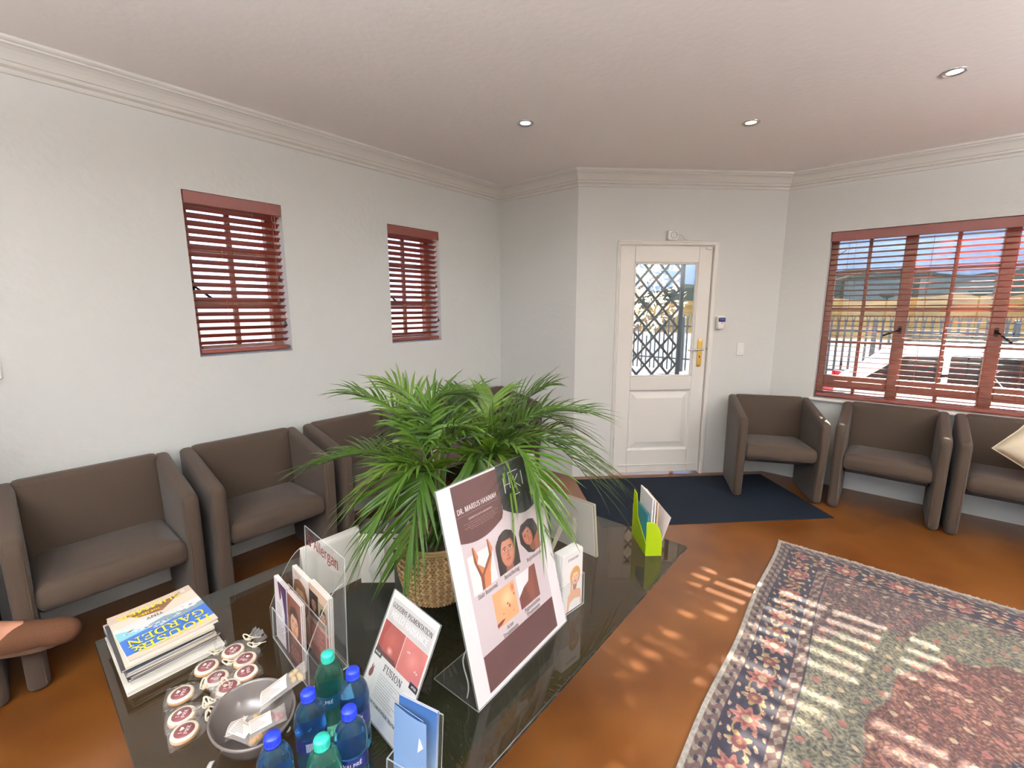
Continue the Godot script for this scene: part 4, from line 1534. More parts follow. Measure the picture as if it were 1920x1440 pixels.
func magazines() -> void:
	var rr := RandomNumberGenerator.new()
	rr.seed = 19
	var y := TT
	var tones := [rgb(232, 228, 216), rgb(200, 196, 190), rgb(58, 54, 56), rgb(150, 146, 150), rgb(112, 100, 92), rgb(70, 64, 62), rgb(176, 160, 140), rgb(84, 92, 104), rgb(190, 178, 168), rgb(52, 48, 50), rgb(206, 196, 176)]
	var words := ["white thick booklet at the bottom of the magazine stack", "pale grey magazine second from the bottom of the stack", "black-covered magazine third from the bottom of the stack", "mid-grey magazine fourth from the bottom of the stack", "brown magazine fifth from the bottom of the stack", "dark brown magazine in the middle of the stack", "tan magazine just above the middle of the stack", "blue-grey magazine fifth from the top of the stack", "beige magazine fourth from the top of the stack", "black magazine third from the top of the stack", "cream magazine directly under the top magazine"]
	var cx := -1.618
	var cz := -0.222
	for i in 11:
		var big := i == 0
		var h := 0.012 if big else rr.randf_range(0.0048, 0.0068)
		var o := thing("magazine", words[i], "magazine", Vector3(cx + rr.randf_range(-0.012, 0.012), y, cz + rr.randf_range(-0.008, 0.008)), rr.randf_range(-0.05, 0.05) + (0.03 if not big else 0.0), "magazines stacked on the glass table")
		booklet(o, "pages", 0.3 if big else rr.randf_range(0.255, 0.28), 0.232 if big else rr.randf_range(0.205, 0.218), h, Transform3D(), mat(tones[i], 0.4))
		y += h + 0.0002
	# the cover in view: blue bay, white foam, brown headland, large yellow titles
	var w := 300
	var h2 := 230
	var im := picture(w, h2, rgb(196, 176, 156))         # x across the page, y down the page
	fill_poly(im, [Vector2(0, 0), Vector2(300, 0), Vector2(300, 60), Vector2(210, 78), Vector2(120, 66), Vector2(0, 84)], rgb(206, 190, 170))
	fill_poly(im, [Vector2(0, 30), Vector2(300, 22), Vector2(300, 110), Vector2(190, 128), Vector2(90, 112), Vector2(0, 122)], rgb(52, 98, 172))
	fill_poly(im, [Vector2(0, 100), Vector2(90, 92), Vector2(190, 108), Vector2(300, 92), Vector2(300, 140), Vector2(180, 150), Vector2(80, 134), Vector2(0, 142)], rgb(120, 140, 150))
	fill_poly(im, [Vector2(200, 104), Vector2(300, 96), Vector2(300, 150), Vector2(250, 146)], rgb(130, 190, 200))
	fill_poly(im, [Vector2(0, 122), Vector2(60, 112), Vector2(140, 128), Vector2(210, 116), Vector2(300, 138), Vector2(300, 168), Vector2(160, 168), Vector2(0, 160)], rgb(214, 216, 214))
	fill_poly(im, [Vector2(0, 150), Vector2(120, 142), Vector2(210, 160), Vector2(300, 154), Vector2(300, 190), Vector2(0, 196)], rgb(216, 200, 182))
	fill_poly(im, [Vector2(40, 214), Vector2(130, 160), Vector2(210, 172), Vector2(250, 206), Vector2(150, 196)], rgb(120, 84, 58))
	var r2 := RandomNumberGenerator.new()
	r2.seed = 2
	for k in 70:
		var x := r2.randf_range(20, 280)
		fill_ellipse(im, x, 112 + 12 * sin(x * 0.03) + r2.randf_range(-9, 9), r2.randf_range(3, 12), r2.randf_range(0.8, 2.2), [rgb(240, 242, 242), rgb(90, 96, 100), rgb(224, 226, 226)][k % 3], -0.1)
	for k in 5:
		im.fill_rect(Rect2i(24, 206 + k * 3, 16, 1), rgb(240, 240, 240))
	var top := thing("magazine", "house and garden magazine with a blue sea cover and yellow titles, topmost of the stack", "magazine", Vector3(-1.62, y, -0.228), 0.045, "magazines stacked on the glass table")
	# width along z, top of the page towards +x
	var mw := 0.27
	var md := 0.214
	var st := begin()
	cbox(st, Vector3(0, 0.004, 0), Vector3(mw - 0.003, 0.007, md - 0.003), 0.001)
	part(top, "pages", st, M.pages)
	st = begin()
	var bend := func(u: float, v: float) -> Vector3:   # u across the page (towards +z), v up the page (towards +x)
		return Vector3((v - 0.5) * mw, 0.0082 + 0.006 * pow(u, 6.0) * 0.3 + 0.004 * pow(1.0 - u, 5.0), (u - 0.5) * md)
	grid(st, 10, 4, bend, Vector3.UP)
	part(top, "front_cover", st, printed(im, 0.3))
	st = begin()
	cbox(st, Vector3(0, 0.0003, 0), Vector3(mw, 0.0006, md), 0.0002)
	part(top, "back_cover", st, M.paper)
	var fx := func(x: float, z: float) -> Transform3D: return flat_at(Vector3(0, 0, 1), Vector3(1, 0, 0), Vector3(x, 0.0118, z))
	lettering(top, "HOUSE", 0.034, fx.call(0.102, -0.014), M.yellow_ink, serif, 1.05)
	lettering(top, "&", 0.032, fx.call(0.098, 0.076), M.yellow_ink, serif, 1.0)
	lettering(top, "GARDEN", 0.034, fx.call(0.057, 0.002), M.yellow_ink, serif, 0.96)
	lettering(top, "SUMMER", 0.021, fx.call(-0.098, 0.006), M.yellow_ink, sans, 1.35)
	lettering(top, "THE ISSUE", 0.009, fx.call(-0.07, 0.02), M.yellow_ink, sans, 1.1)
	lettering(top, "TINY", 0.012, fx.call(-0.036, 0.01), M.ink, sans, 1.2)

# ==================================================================== iced cookies
func cookie_parts(o: Node3D, seed_: int, tail_dir: float) -> void:
	var rr := RandomNumberGenerator.new()
	rr.seed = seed_
	var st := begin()
	lathe(st, [Vector2(0, 0.0), Vector2(0.027, 0.0), Vector2(0.03, 0.003), Vector2(0.0305, 0.007), Vector2(0.029, 0.0105), Vector2(0, 0.0105)], 26)
	part(o, "biscuit", st, mat(rgb(196, 150, 98), 0.8))
	st = begin()
	lathe(st, [Vector2(0.0292, 0.0100), Vector2(0.0285, 0.0125), Vector2(0.0265, 0.0138), Vector2(0, 0.014)], 26)
	part(o, "icing", st, mat(rgb(238, 228, 206), 0.5))
	st = begin()
	lathe(st, [Vector2(0.0215, 0.0139), Vector2(0.021, 0.0146), Vector2(0, 0.0147)], 26)
	var disc := part(o, "printed_disc", st, mat(rgb(112, 32, 36), 0.5))
	var ux := Transform3D(Basis(Vector3.RIGHT, -PI / 2), Vector3(0, 0.0148, 0))
	lettering(disc, "I", 0.008, ux * Transform3D(Basis(), Vector3(-0.007, 0.0065, 0)), M.white_ink, sans)
	lettering(disc, "PRX", 0.0085, ux * Transform3D(Basis(), Vector3(0, -0.0065, 0)), M.white_ink, sans, 1.15)
	st = begin()
	var heart := PackedVector2Array()
	for k in 24:
		var t := TAU * k / 24
		heart.append(Vector2(16 * pow(sin(t), 3), 13 * cos(t) - 5 * cos(2 * t) - 2 * cos(3 * t) - cos(4 * t)) * 0.00034)
	extrude(st, heart, 0.0006, ux * Transform3D(Basis(), Vector3(0.0045, 0.0068, 0)))
	part(disc, "heart", st, M.white_ink)
	# cellophane bag gathered and tied at one side
	var td := Vector3(cos(tail_dir), 0, sin(tail_dir))
	var ts := Vector3(-td.z, 0, td.x)
	var film := clear(Color(1, 1, 1), 0.06, 0.02)
	st = begin()
	for s in [0.0, 1.0]:
		grid(st, 12, 10, func(u: float, v: float) -> Vector3:
			var l := lerpf(-0.0335, 0.05, u)
			var wdt := 0.0335 * sqrt(maxf(0.05, 1.0 - pow(maxf(0.0, l) / 0.056, 2.0)))
			var a := (v * 2 - 1) * wdt
			var hgt := (0.0165 if s == 1.0 else 0.0004) + (0.0025 * absf(sin(u * 19.0 + seed_ + v * 11.0)) if s == 1.0 else 0.0)
			hgt *= smoothstep(0.0, 0.12, v) * smoothstep(0.0, 0.12, 1.0 - v) if s == 1.0 else 1.0
			hgt = lerpf(hgt, 0.009, smoothstep(0.6, 1.0, u)) if s == 1.0 else lerpf(hgt, 0.004, smoothstep(0.6, 1.0, u))
			return td * l + ts * a + Vector3.UP * maxf(hgt, 0.0004), Vector3(0, 1 if s == 1.0 else -1, 0))
	part(o, "cellophane", st, film)
	var film2 := clear(Color(0.95, 0.95, 0.95), 0.16, 0.08)
	st = begin()
	grid(st, 14, 5, func(u: float, v: float) -> Vector3:
		var l := lerpf(0.05, 0.088, v)
		var spread := lerpf(0.004, 0.024, v)
		return td * l + ts * (u * 2 - 1) * spread + Vector3.UP * (0.008 + v * 0.01 + 0.007 * v * sin(u * 21.0 + seed_)), Vector3.UP)
	part(o, "gathered_end", st, film2)
	st = begin()
	var knot := td * 0.051 + Vector3.UP * 0.009
	tube(st, [knot - ts * 0.006, knot + ts * 0.006], 0.0045, 7)
	for s in [-1.0, 1.0]:
		var lp := []
		for k in 9:
			var t := PI * k / 8.0
			lp.append(knot + ts * s * sin(t) * 0.02 + Vector3.UP * (0.004 + 0.008 * sin(t)) + td * (cos(t) * 0.007))
		tube(st, lp, 0.0022, 5, true, 0.5)
		tube(st, [knot, knot + ts * s * 0.012 + td * 0.012 + Vector3.UP * 0.002, knot + ts * s * 0.02 + td * 0.026 - Vector3.UP * 0.004], 0.0022, 5, true, 0.5)
	part(o, "ribbon_bow", st, mat(rgb(226, 214, 190), 0.7))

func cookies() -> void:
	# [x, z, turn of the print, direction of the tied end, tilt]
	var list := [[-1.41, -0.349, 2.2, -1.9, 0.0], [-1.346, -0.360, 0.72, -2.3, 0.0], [-1.292, -0.344, 2.9, 1.5, 0.0], [-1.399, -0.278, 2.4, -2.4, 0.0], [-1.332, -0.283, 0.7, -2.2, 0.0], [-1.273, -0.294, 2.7, 1.2, 0.0], [-1.345, -0.204, 2.6, -1.2, 0.0], [-1.266, -0.188, 2.5, -1.3, 0.0], [-1.209, -0.180, 2.5, -1.45, 0.0]]
	var words := ["iced cookie in cellophane at the tip of the cookie group, nearest the leaflet holder", "iced cookie with its maroon print facing the camera, touching the topmost cookie", "iced cookie just above the rim of the grey bowl, third in the outer column", "iced cookie nearest the edge of the magazine stack", "iced cookie in the middle of the group with its print the right way up", "iced cookie tucked against the rim of the grey bowl", "iced cookie at the front of the group beside the magazine stack", "iced cookie second from the front corner of the group", "iced cookie at the front corner of the group, its ribbon running to the bowl"]
	for i in list.size():
		var c: Array = list[i]
		var o := thing("iced_cookie", words[i], "cookie", Vector3(c[0], TT + 0.0003, c[1]), c[2], "iced cookies in cellophane on the glass table")
		cookie_parts(o, i + 3, c[3] + c[2])

# ==================================================================== bowl of sweets
func sweet_packet(o: Node3D, seed_: int, l: float, w: float, nut: Color) -> void:
	var film := clear(rgb(236, 228, 220), 0.22, 0.06)
	for s in [1.0, -1.0]:
		var st := begin()
		grid(st, 12, 8, func(u: float, v: float) -> Vector3:
			var x := (u * 2 - 1) * l / 2
			var y := (v * 2 - 1) * w / 2 * (1.0 + 0.12 * pow(absf(u * 2 - 1), 3))
			var puff := pow(maxf(0.0, (1 - pow(u * 2 - 1, 4)) * (1 - pow(v * 2 - 1, 2))), 0.6)
			return Vector3(x, s * (0.009 * puff + 0.0004) + 0.0015 * sin(u * 31 + seed_) * sin(v * 17.0) * puff, y), Vector3(0, s, 0))
		part(o, "wrapper", st, film)
	var st2 := begin()
	grid(st2, 8, 6, func(u: float, v: float) -> Vector3:
		return Vector3(lerpf(-0.46, 0.12, u) * l, 0.0098 * pow(maxf(0.0, 1 - pow(v * 1.6 - 0.8, 2)), 0.6) + 0.0012, (v * 1.6 - 0.8) * w / 2), Vector3.UP)
	var im := picture(96, 64, rgb(232, 224, 212))
	for k in 9:
		im.fill_rect(Rect2i(6, 6 + k * 6, 30 + (k * 37) % 44, 2), rgb(120, 100, 92))
	part(o, "printed_label", st2, printed(im, 0.4))
	var rr := RandomNumberGenerator.new()
	rr.seed = seed_
	for k in 5:
		var s3 := begin()
		lathe(s3, [Vector2(0, -0.006), Vector2(0.005, -0.004), Vector2(0.0072, 0), Vector2(0.005, 0.004), Vector2(0, 0.006)], 10, Transform3D(Basis.from_euler(Vector3(rr.randf() * 3, rr.randf() * 3, 0)), Vector3(rr.randf_range(0.12, 0.4) * l, 0.0, rr.randf_range(-0.32, 0.32) * w)))
		part(o, "nut", s3, mat(nut, 0.5))

func sweet_bowl() -> void:
	var o := thing("oval_bowl", "glazed grey oval bowl holding wrapped snacks on the glass table", "bowl", Vector3(-1.07, TT, -0.29))
	var st := begin()
	var sx := 1.1
	var sz := 0.9
	lathe(st, [Vector2(0, 0.0), Vector2(0.055, 0.0), Vector2(0.06, 0.004), Vector2(0.075, 0.02), Vector2(0.09, 0.045), Vector2(0.098, 0.068), Vector2(0.1005, 0.073), Vector2(0.099, 0.0765), Vector2(0.0955, 0.0765), Vector2(0.093, 0.072), Vector2(0.085, 0.048), Vector2(0.07, 0.024), Vector2(0.05, 0.012), Vector2(0, 0.01)], 40, Transform3D(), sx, sz)
	var gl := mat(rgb(92, 84, 80), 0.16)
	part(o, "body", st, gl)
	var spots := [[Vector3(-1.088, TT + 0.036, -0.272), Vector3(0.12, 0.9, 0.3), 0.072, 0.046, rgb(190, 150, 90), "snack packet lying flat at the near end inside the grey bowl"], [Vector3(-1.05, TT + 0.046, -0.268), Vector3(-0.1, 0.5, -0.15), 0.08, 0.046, rgb(200, 140, 60), "snack packet with golden nuts in the middle of the grey bowl"], [Vector3(-1.042, TT + 0.052, -0.31), Vector3(0.1, 1.3, 0.1), 0.08, 0.046, rgb(150, 70, 80), "snack packet with pink sweets beside the rim of the grey bowl"], [Vector3(-1.078, TT + 0.087, -0.365), Vector3(0.1, 1.15, 0.5), 0.12, 0.055, rgb(206, 170, 100), "snack packet standing upright out of the far end of the grey bowl"]]
	for i in spots.size():
		var s: Array = spots[i]
		var p := thing("snack_packet", s[5], "packet", s[0], 0.0, "snack packets in the grey bowl")
		p.basis = Basis.from_euler(s[1])
		sweet_packet(p, i + 5, s[2], s[3], s[4])
	# loose white ribbon tails beside the bowl
	var rb := thing("white_ribbon", "curled white ribbon tails lying in front of the grey bowl", "ribbon", Vector3(-1.02, TT + 0.001, -0.2))
	var pts := [[Vector3(-0.06, 0.004, -0.002), Vector3(-0.03, 0.012, 0.012), Vector3(0.02, 0.004, 0.0), Vector3(0.07, 0.01, -0.02)], [Vector3(-0.03, 0.002, 0.03), Vector3(0.02, 0.01, 0.02), Vector3(0.06, 0.003, 0.022), Vector3(0.11, 0.008, 0.0)], [Vector3(0.01, 0.012, 0.035), Vector3(0.05, 0.004, 0.04), Vector3(0.1, 0.011, 0.03)]]
	for q in pts:
		st = begin()
		var cv := Curve3D.new()
		for k in q.size():
			var tan_: Vector3 = (q[mini(k + 1, q.size() - 1)] - q[maxi(k - 1, 0)]) * 0.26
			cv.add_point(q[k], -tan_, tan_)
		var sm := []
		for k in 24:
			sm.append(cv.sample_baked(cv.get_baked_length() * k / 23.0, true))
		tube(st, sm, 0.006, 6, true, 0.12)
		part(rb, "tail", st, mat(rgb(232, 228, 224), 0.5))
	var sw := thing("small_sweet", "single small white sweet on the glass between the bowl and the bottles", "sweet", Vector3(-1.03, TT, -0.348))
	st = begin()
	lathe(st, [Vector2(0, 0), Vector2(0.006, 0.002), Vector2(0.0075, 0.006), Vector2(0.006, 0.01), Vector2(0, 0.012)], 14)
	part(sw, "shell", st, mat(rgb(240, 232, 214), 0.4))

# ==================================================================== water bottles
func make_bottle(called: String, label: String, tint: Color, capc: Color, ink: Color, at: Vector3, turn: float) -> Node3D:
	var o := thing(called, label, "bottle", at, turn, "small water bottles on the glass table")
	var pet := mat(Color(tint.r, tint.g, tint.b, 0.04), 0.03)
	pet.transparency = BaseMaterial3D.TRANSPARENCY_ALPHA
	pet.refraction_enabled = true
	pet.refraction_scale = 0.033
	var st := begin()
	lathe(st, [Vector2(0, 0.004), Vector2(0.02, 0.0), Vector2(0.03, 0.003), Vector2(0.0325, 0.012), Vector2(0.0325, 0.03), Vector2(0.0308, 0.034), Vector2(0.0325, 0.038), Vector2(0.0325, 0.05), Vector2(0.0308, 0.054), Vector2(0.0325, 0.058), Vector2(0.0325, 0.075), Vector2(0.0318, 0.08), Vector2(0.0318, 0.115), Vector2(0.0325, 0.12), Vector2(0.033, 0.13), Vector2(0.0325, 0.145), Vector2(0.0295, 0.16), Vector2(0.024, 0.172), Vector2(0.017, 0.181), Vector2(0.0135, 0.186), Vector2(0.0128, 0.192), Vector2(0, 0.192)], 32)
	part(o, "body", st, pet)
	st = begin()
	lathe(st, [Vector2(0.0133, 0.187), Vector2(0.0150, 0.1875), Vector2(0.0152, 0.191), Vector2(0.0146, 0.1915), Vector2(0.0148, 0.205), Vector2(0.0138, 0.2072), Vector2(0, 0.2076)], 28)
	for k in 28:
		var a := TAU * k / 28
		cbox(st, Vector3(cos(a) * 0.0148, 0.1985, sin(a) * 0.0148), Vector3(0.0012, 0.011, 0.0012), 0.0004, Basis(Vector3.UP, -a))
	part(o, "cap", st, mat(capc, 0.35))
	st = begin()
	lathe(st, [Vector2(0.0322, 0.08), Vector2(0.0322, 0.114)], 36)
	var lb := part(o, "label_band", st, mat(ink, 0.35))
	for i in 6:
		var ch := "VALPRÉ"[i]
		var a := (i - 2.5) * 0.2
		lettering(lb, ch, 0.0085, Transform3D(Basis(Vector3.UP, a), Vector3(sin(a) * 0.0324, 0.1, cos(a) * 0.0324)), M.white_ink, sans)
	st = begin()
	for k in 9:
		var a := 2.2 + k * 0.05
		cbox(st, Vector3(sin(a) * 0.0322, 0.096, cos(a) * 0.0322), Vector3(0.0011 if k % 2 else 0.0006, 0.02, 0.0008), 0.0002, Basis(Vector3.UP, a))
	part(lb, "barcode", st, M.white_ink)
	return o

func bottles() -> void:
	var blue := rgb(120, 188, 240)
	var green := rgb(120, 222, 196)
	var list := [[-0.837, -0.254, 0, "blue-capped water bottle at the picture's bottom edge beside the grey bowl", 1.2], [-0.884, -0.346, 0, "blue-capped water bottle with its barcode turned to the bowl", -1.4], [-0.864, -0.440, 0, "blue-capped water bottle farthest back beside the small leaning poster", 1.0], [-0.777, -0.382, 0, "blue-capped water bottle in front of the small leaning poster", 1.1], [-0.956, -0.427, 1, "green-capped water bottle against the clear leaflet holder", 0.7], [-0.758, -0.314, 1, "green-capped water bottle at the picture's bottom edge between blue ones", 1.1]]
	for b in list:
		var g: bool = b[2] == 1
		make_bottle("water_bottle", b[3], green if g else blue, rgb(40, 168, 150) if g else rgb(28, 52, 190), rgb(16, 62, 84) if g else rgb(20, 30, 88), Vector3(b[0], TT, b[1]), b[4])

# ==================================================================== printed matter
func skin_face(im: Image, cx: float, cy: float, s: float, turn: float, skin: Color, hair: Color) -> void:   # a plain printed portrait
	var R := func(x: float, y: float) -> Vector2: return Vector2(cx, cy) + Vector2(x, y).rotated(turn) * s
	var E := func(x: float, y: float, a: float, b: float, c: Color, t := 0.0) -> void:
		var p: Vector2 = R.call(x, y)
		fill_ellipse(im, p.x, p.y, a * s, b * s, c, turn + t)
	E.call(0.0, -0.1, 1.02, 1.3, hair)
	E.call(0.0, 1.35, 0.42, 0.62, skin.darkened(0.32))
	E.call(0.0, 0.12, 0.74, 1.04, skin.darkened(0.14))
	E.call(-0.06, 0.1, 0.66, 0.96, skin)
	E.call(-0.12, -0.42, 0.46, 0.3, skin.lightened(0.1))
	for e in [-1.0, 1.0]:
		E.call(e * 0.3, 0.34, 0.2, 0.17, skin.lightened(0.08))
		E.call(e * 0.3, -0.24, 0.2, 0.035, hair, e * 0.12)
		E.call(e * 0.3, -0.06, 0.16, 0.075, rgb(236, 226, 220))
		E.call(e * 0.3, -0.06, 0.075, 0.075, rgb(58, 40, 32))
		E.call(e * 0.3, -0.12, 0.18, 0.03, hair)
	E.call(0.07, 0.16, 0.07, 0.3, skin.darkened(0.12))
	E.call(0.0, 0.34, 0.14, 0.085, skin.darkened(0.1))
	E.call(-0.07, 0.4, 0.04, 0.025, skin.darkened(0.4))
	E.call(0.07, 0.4, 0.04, 0.025, skin.darkened(0.4))
	E.call(0.0, 0.6, 0.24, 0.05, rgb(150, 66, 62))
	E.call(0.0, 0.66, 0.19, 0.06, rgb(184, 92, 84))
	E.call(0.0, -1.0, 0.8, 0.32, hair)

func text_lines(im: Image, x0: int, x1: int, y: int, n: int, step: int, c: Color, seed_: int, centred := true) -> void:   # lines of print too small to read
	var rr := RandomNumberGenerator.new()
	rr.seed = seed_
	for k in n:
		var w := int((x1 - x0) * rr.randf_range(0.55, 1.0))
		var x := x0 + (x1 - x0 - w) / 2 if centred else x0
		var at := x
		while at < x + w:
			var l := rr.randi_range(3, 14)
			im.fill_rect(Rect2i(at, y + k * step, mini(l, x + w - at), 2), c)
			if rr.randf() < 0.5:
				im.fill_rect(Rect2i(at + 1, y + k * step - 1, 2, 1), c)
			at += l + 3

func sheet_part(o: Node, called: String, w: float, h: float, xf: Transform3D, m: Material, thick := 0.0006) -> MeshInstance3D:   # print faces local +z, local origin at the middle of the lower edge
	var st := begin()
	cbox(st, Vector3(0, h / 2, -thick / 2), Vector3(w, h, thick), 0.0001)
	var b := part(o, called, st, M.paper, xf)
	st = begin()
	st.set_smooth_group(-1)
	quad_uv(st, Vector3(-w / 2, 0, 0.0002), Vector3(w / 2, 0, 0.0002), Vector3(w / 2, h, 0.0002), Vector3(-w / 2, h, 0.0002), Vector3(0, 0, 1))
	part(b, "print", st, m)
	return b

func acrylic_plate(o: Node, called: String, poly: PackedVector2Array, thick: float, xf: Transform3D, clear_m: Material = null, edge_m: Material = null) -> MeshInstance3D:   # clear sheet with bright cut edges
	var idx := Geometry2D.triangulate_polygon(poly)
	var st := begin()
	st.set_smooth_group(-1)
	for s in [-0.5, 0.5]:
		for i in range(0, idx.size(), 3):
			var q := []
			for k in 3:
				q.append(Vector3(poly[idx[i + k]].x, poly[idx[i + k]].y, s * thick))
			face(st, q, Vector3(0, 0, s))
	var b := part(o, called, st, clear_m if clear_m else M.acrylic, xf)
	st = begin()
	st.set_smooth_group(-1)
	for i in poly.size():
		var a := poly[i]
		var c := poly[(i + 1) % poly.size()]
		face(st, [Vector3(a.x, a.y, -thick / 2), Vector3(c.x, c.y, -thick / 2), Vector3(c.x, c.y, thick / 2), Vector3(a.x, a.y, thick / 2)], Vector3((c - a).y, -(c - a).x, 0))
	part(b, "cut_edge", st, edge_m if edge_m else M.acrylic_edge)
	return b

func rect(x0: float, x1: float, y0: float, y1: float) -> PackedVector2Array:
	return PackedVector2Array([Vector2(x0, y0), Vector2(x1, y0), Vector2(x1, y1), Vector2(x0, y1)])

func big_poster() -> void:
	var b0 := Vector3(-0.708, TT, -0.689)
	var b1 := Vector3(-0.725, TT, -1.118)
	var w := (b1 - b0).length()
	var h := 0.578
	var right := (b1 - b0).normalized()
	var lean := deg_to_rad(14)
	var back := Vector3.UP.cross(right).normalized()       # away from the reader
	if back.x > 0: back = -back
	var up := (Vector3.UP * cos(lean) + back * sin(lean)).normalized()
	var X := flat_at(right, up, (b0 + b1) / 2 + Vector3.UP * 0.004)
	var o := thing("acrylic_poster_stand", "tall clear acrylic stand holding the large treatment poster on the glass table", "stand")
	o.transform = X
	acrylic_plate(o, "front_panel", rect(-w / 2, w / 2, 0, h), 0.002, Transform3D(Basis(), Vector3(0, 0, 0.0016)))
	acrylic_plate(o, "back_panel", rect(-w / 2, w / 2, 0, h), 0.002, Transform3D(Basis(), Vector3(0, 0, -0.0024)))
	# foot lies on the table behind the poster
	var inv := X.basis.inverse()
	var fb := Basis(Vector3(1, 0, 0), inv * back, (inv * Vector3.UP))
	acrylic_plate(o, "foot", rect(-w / 2, w / 2, 0, 0.17), 0.003, Transform3D(fb, inv * Vector3(0, -0.0024, 0)))
	var st := begin()
	var s_pts := []
	for k in 15:
		var t := k / 14.0
		s_pts.append(Vector3(-w / 2 + 0.012, lerpf(0.16, 0.012, t), -0.006 - 0.045 * sin(t * PI * 0.5) - 0.012 * sin(t * TAU)))
	tube(st, s_pts, 0.0022, 6)
	part(o, "clip_rib", st, M.acrylic_edge)
	# the poster
	var PW := 440
	var PH := 592
	var im := picture(PW, PH, rgb(240, 234, 236))
	var V := func(u: float, v: float) -> Vector2: return Vector2(u * PW, v * PH)
	var B := func(u0: float, u1: float, v0: float, v1: float, c: Color) -> void: im.fill_rect(Rect2i(int(u0 * PW), int(v0 * PH), int((u1 - u0) * PW), int((v1 - v0) * PH)), c)
	B.call(0.112, 0.888, 0.01, 0.982, rgb(214, 200, 204))
	var brown := rgb(84, 42, 40)
	var p := [V.call(0.112, 0.01), V.call(0.56, 0.01), V.call(0.54, 0.235)]
	for k in 12:
		var t := k / 11.0
		p.append(V.call(lerpf(0.52, 0.112, t), 0.245 + 0.055 * sin(PI * (0.1 + 0.72 * t))))
	fill_poly(im, p, brown)
	p = [V.call(0.545, 0.0), V.call(0.888, 0.0), V.call(0.888, 0.265)]
	for k in 13:
		var t := k / 12.0
		p.append(V.call(lerpf(0.888, 0.545, t), 0.225 + 0.07 * sin(PI * (0.28 + 0.72 * t))))
	fill_poly(im, p, rgb(10, 22, 26))
	# photograph: two legs on white
	B.call(0.14, 0.372, 0.35, 0.533, rgb(238, 234, 234))
	var skin := rgb(196, 122, 80)
	for l in [[0.205, 0.29, 0.27], [0.345, 0.285, 0.275]]:
		var a: float = l[0]
		fill_poly(im, [V.call(a - 0.012, 0.318), V.call(a + 0.004, 0.318), V.call(a + 0.03, 0.37), V.call(a + 0.012, 0.4), V.call(l[1] + 0.03, 0.47), V.call(l[1] + 0.01, 0.531), V.call(l[2] - 0.05, 0.531), V.call(l[2] - 0.045, 0.47), V.call(a - 0.012, 0.39)], skin)
		fill_poly(im, [V.call(a - 0.012, 0.318), V.call(a - 0.002, 0.318), V.call(a + 0.008, 0.4), V.call(l[2] - 0.02, 0.47), V.call(l[2] - 0.03, 0.531), V.call(l[2] - 0.05, 0.531), V.call(l[2] - 0.045, 0.47), V.call(a - 0.012, 0.39)], rgb(120, 64, 40))
	# photograph: arched portrait, and a second portrait tilted
	p = [V.call(0.395, 0.525), V.call(0.62, 0.525), V.call(0.622, 0.4)]
	for k in 9:
		var t := PI * k / 8.0
		p.append(V.call(0.509 + cos(t) * 0.113, 0.395 - sin(t) * 0.058))
	p.append(V.call(0.396, 0.4))
	fill_poly(im, p, rgb(34, 22, 22))
	skin_face(im, 0.512 * PW, 0.425 * PH, 43, 0.04, rgb(190, 122, 96), rgb(36, 22, 20))
	p = [V.call(0.655, 0.44), V.call(0.72, 0.505), V.call(0.78, 0.522), V.call(0.876, 0.514), V.call(0.874, 0.4), V.call(0.84, 0.35), V.call(0.78, 0.338), V.call(0.69, 0.35), V.call(0.656, 0.39)]
	fill_poly(im, p, rgb(30, 18, 18))
	fill_poly(im, [V.call(0.79, 0.47), V.call(0.872, 0.42), V.call(0.875, 0.512), V.call(0.8, 0.52)], rgb(150, 84, 62))
	skin_face(im, 0.742 * PW, 0.416 * PH, 31, -0.42, rgb(176, 106, 80), rgb(26, 16, 16))
	for r in [[0.372, 0.525, 0.03]]:
		B.call(0.372, 0.39, 0.33, 0.534, rgb(214, 200, 204))
	B.call(0.625, 0.652, 0.33, 0.534, rgb(214, 200, 204))
	B.call(0.3, 0.888, 0.5255, 0.575, rgb(214, 200, 204))
	B.call(0.392, 0.396, 0.35, 0.53, rgb(214, 200, 204))
	# photograph: cheek with marks
	B.call(0.286, 0.511, 0.58, 0.752, rgb(222, 160, 112))
	soft_ellipse(im, 0.42 * PW, 0.64 * PH, 38, 34, rgb(222, 160, 112), rgb(238, 196, 150))
	soft_ellipse(im, 0.485 * PW, 0.61 * PH, 11, 17, rgb(222, 160, 112), rgb(186, 96, 48))
	for q in [[0.415, 0.668, 4, 3], [0.43, 0.684, 4, 5], [0.49, 0.645, 3, 4], [0.36, 0.7, 2, 2], [0.46, 0.72, 2, 2]]:
		fill_ellipse(im, q[0] * PW, q[1] * PH, q[2], q[3], rgb(140, 72, 44))
	fill_poly(im, [V.call(0.286, 0.727), V.call(0.335, 0.722), V.call(0.37, 0.726), V.call(0.33, 0.74), V.call(0.286, 0.745)], rgb(110, 40, 36))
	# photograph: bare brown shoulder
	B.call(0.536, 0.76, 0.578, 0.752, rgb(240, 238, 240))
	fill_poly(im, [V.call(0.536, 0.69), V.call(0.6, 0.655), V.call(0.66, 0.64), V.call(0.69, 0.578), V.call(0.76, 0.578), V.call(0.76, 0.752), V.call(0.536, 0.752)], rgb(104, 48, 36))
	fill_poly(im, [V.call(0.62, 0.655), V.call(0.68, 0.63), V.call(0.7, 0.578), V.call(0.73, 0.578), V.call(0.7, 0.752), V.call(0.66, 0.752)], rgb(122, 60, 44))
	# lower panel of small print
	B.call(0.118, 0.888, 0.812, 0.982, brown)
	text_lines(im, int(0.3 * PW), int(0.72 * PW), int(0.83 * PH), 9, 9, rgb(62, 34, 34), 5)
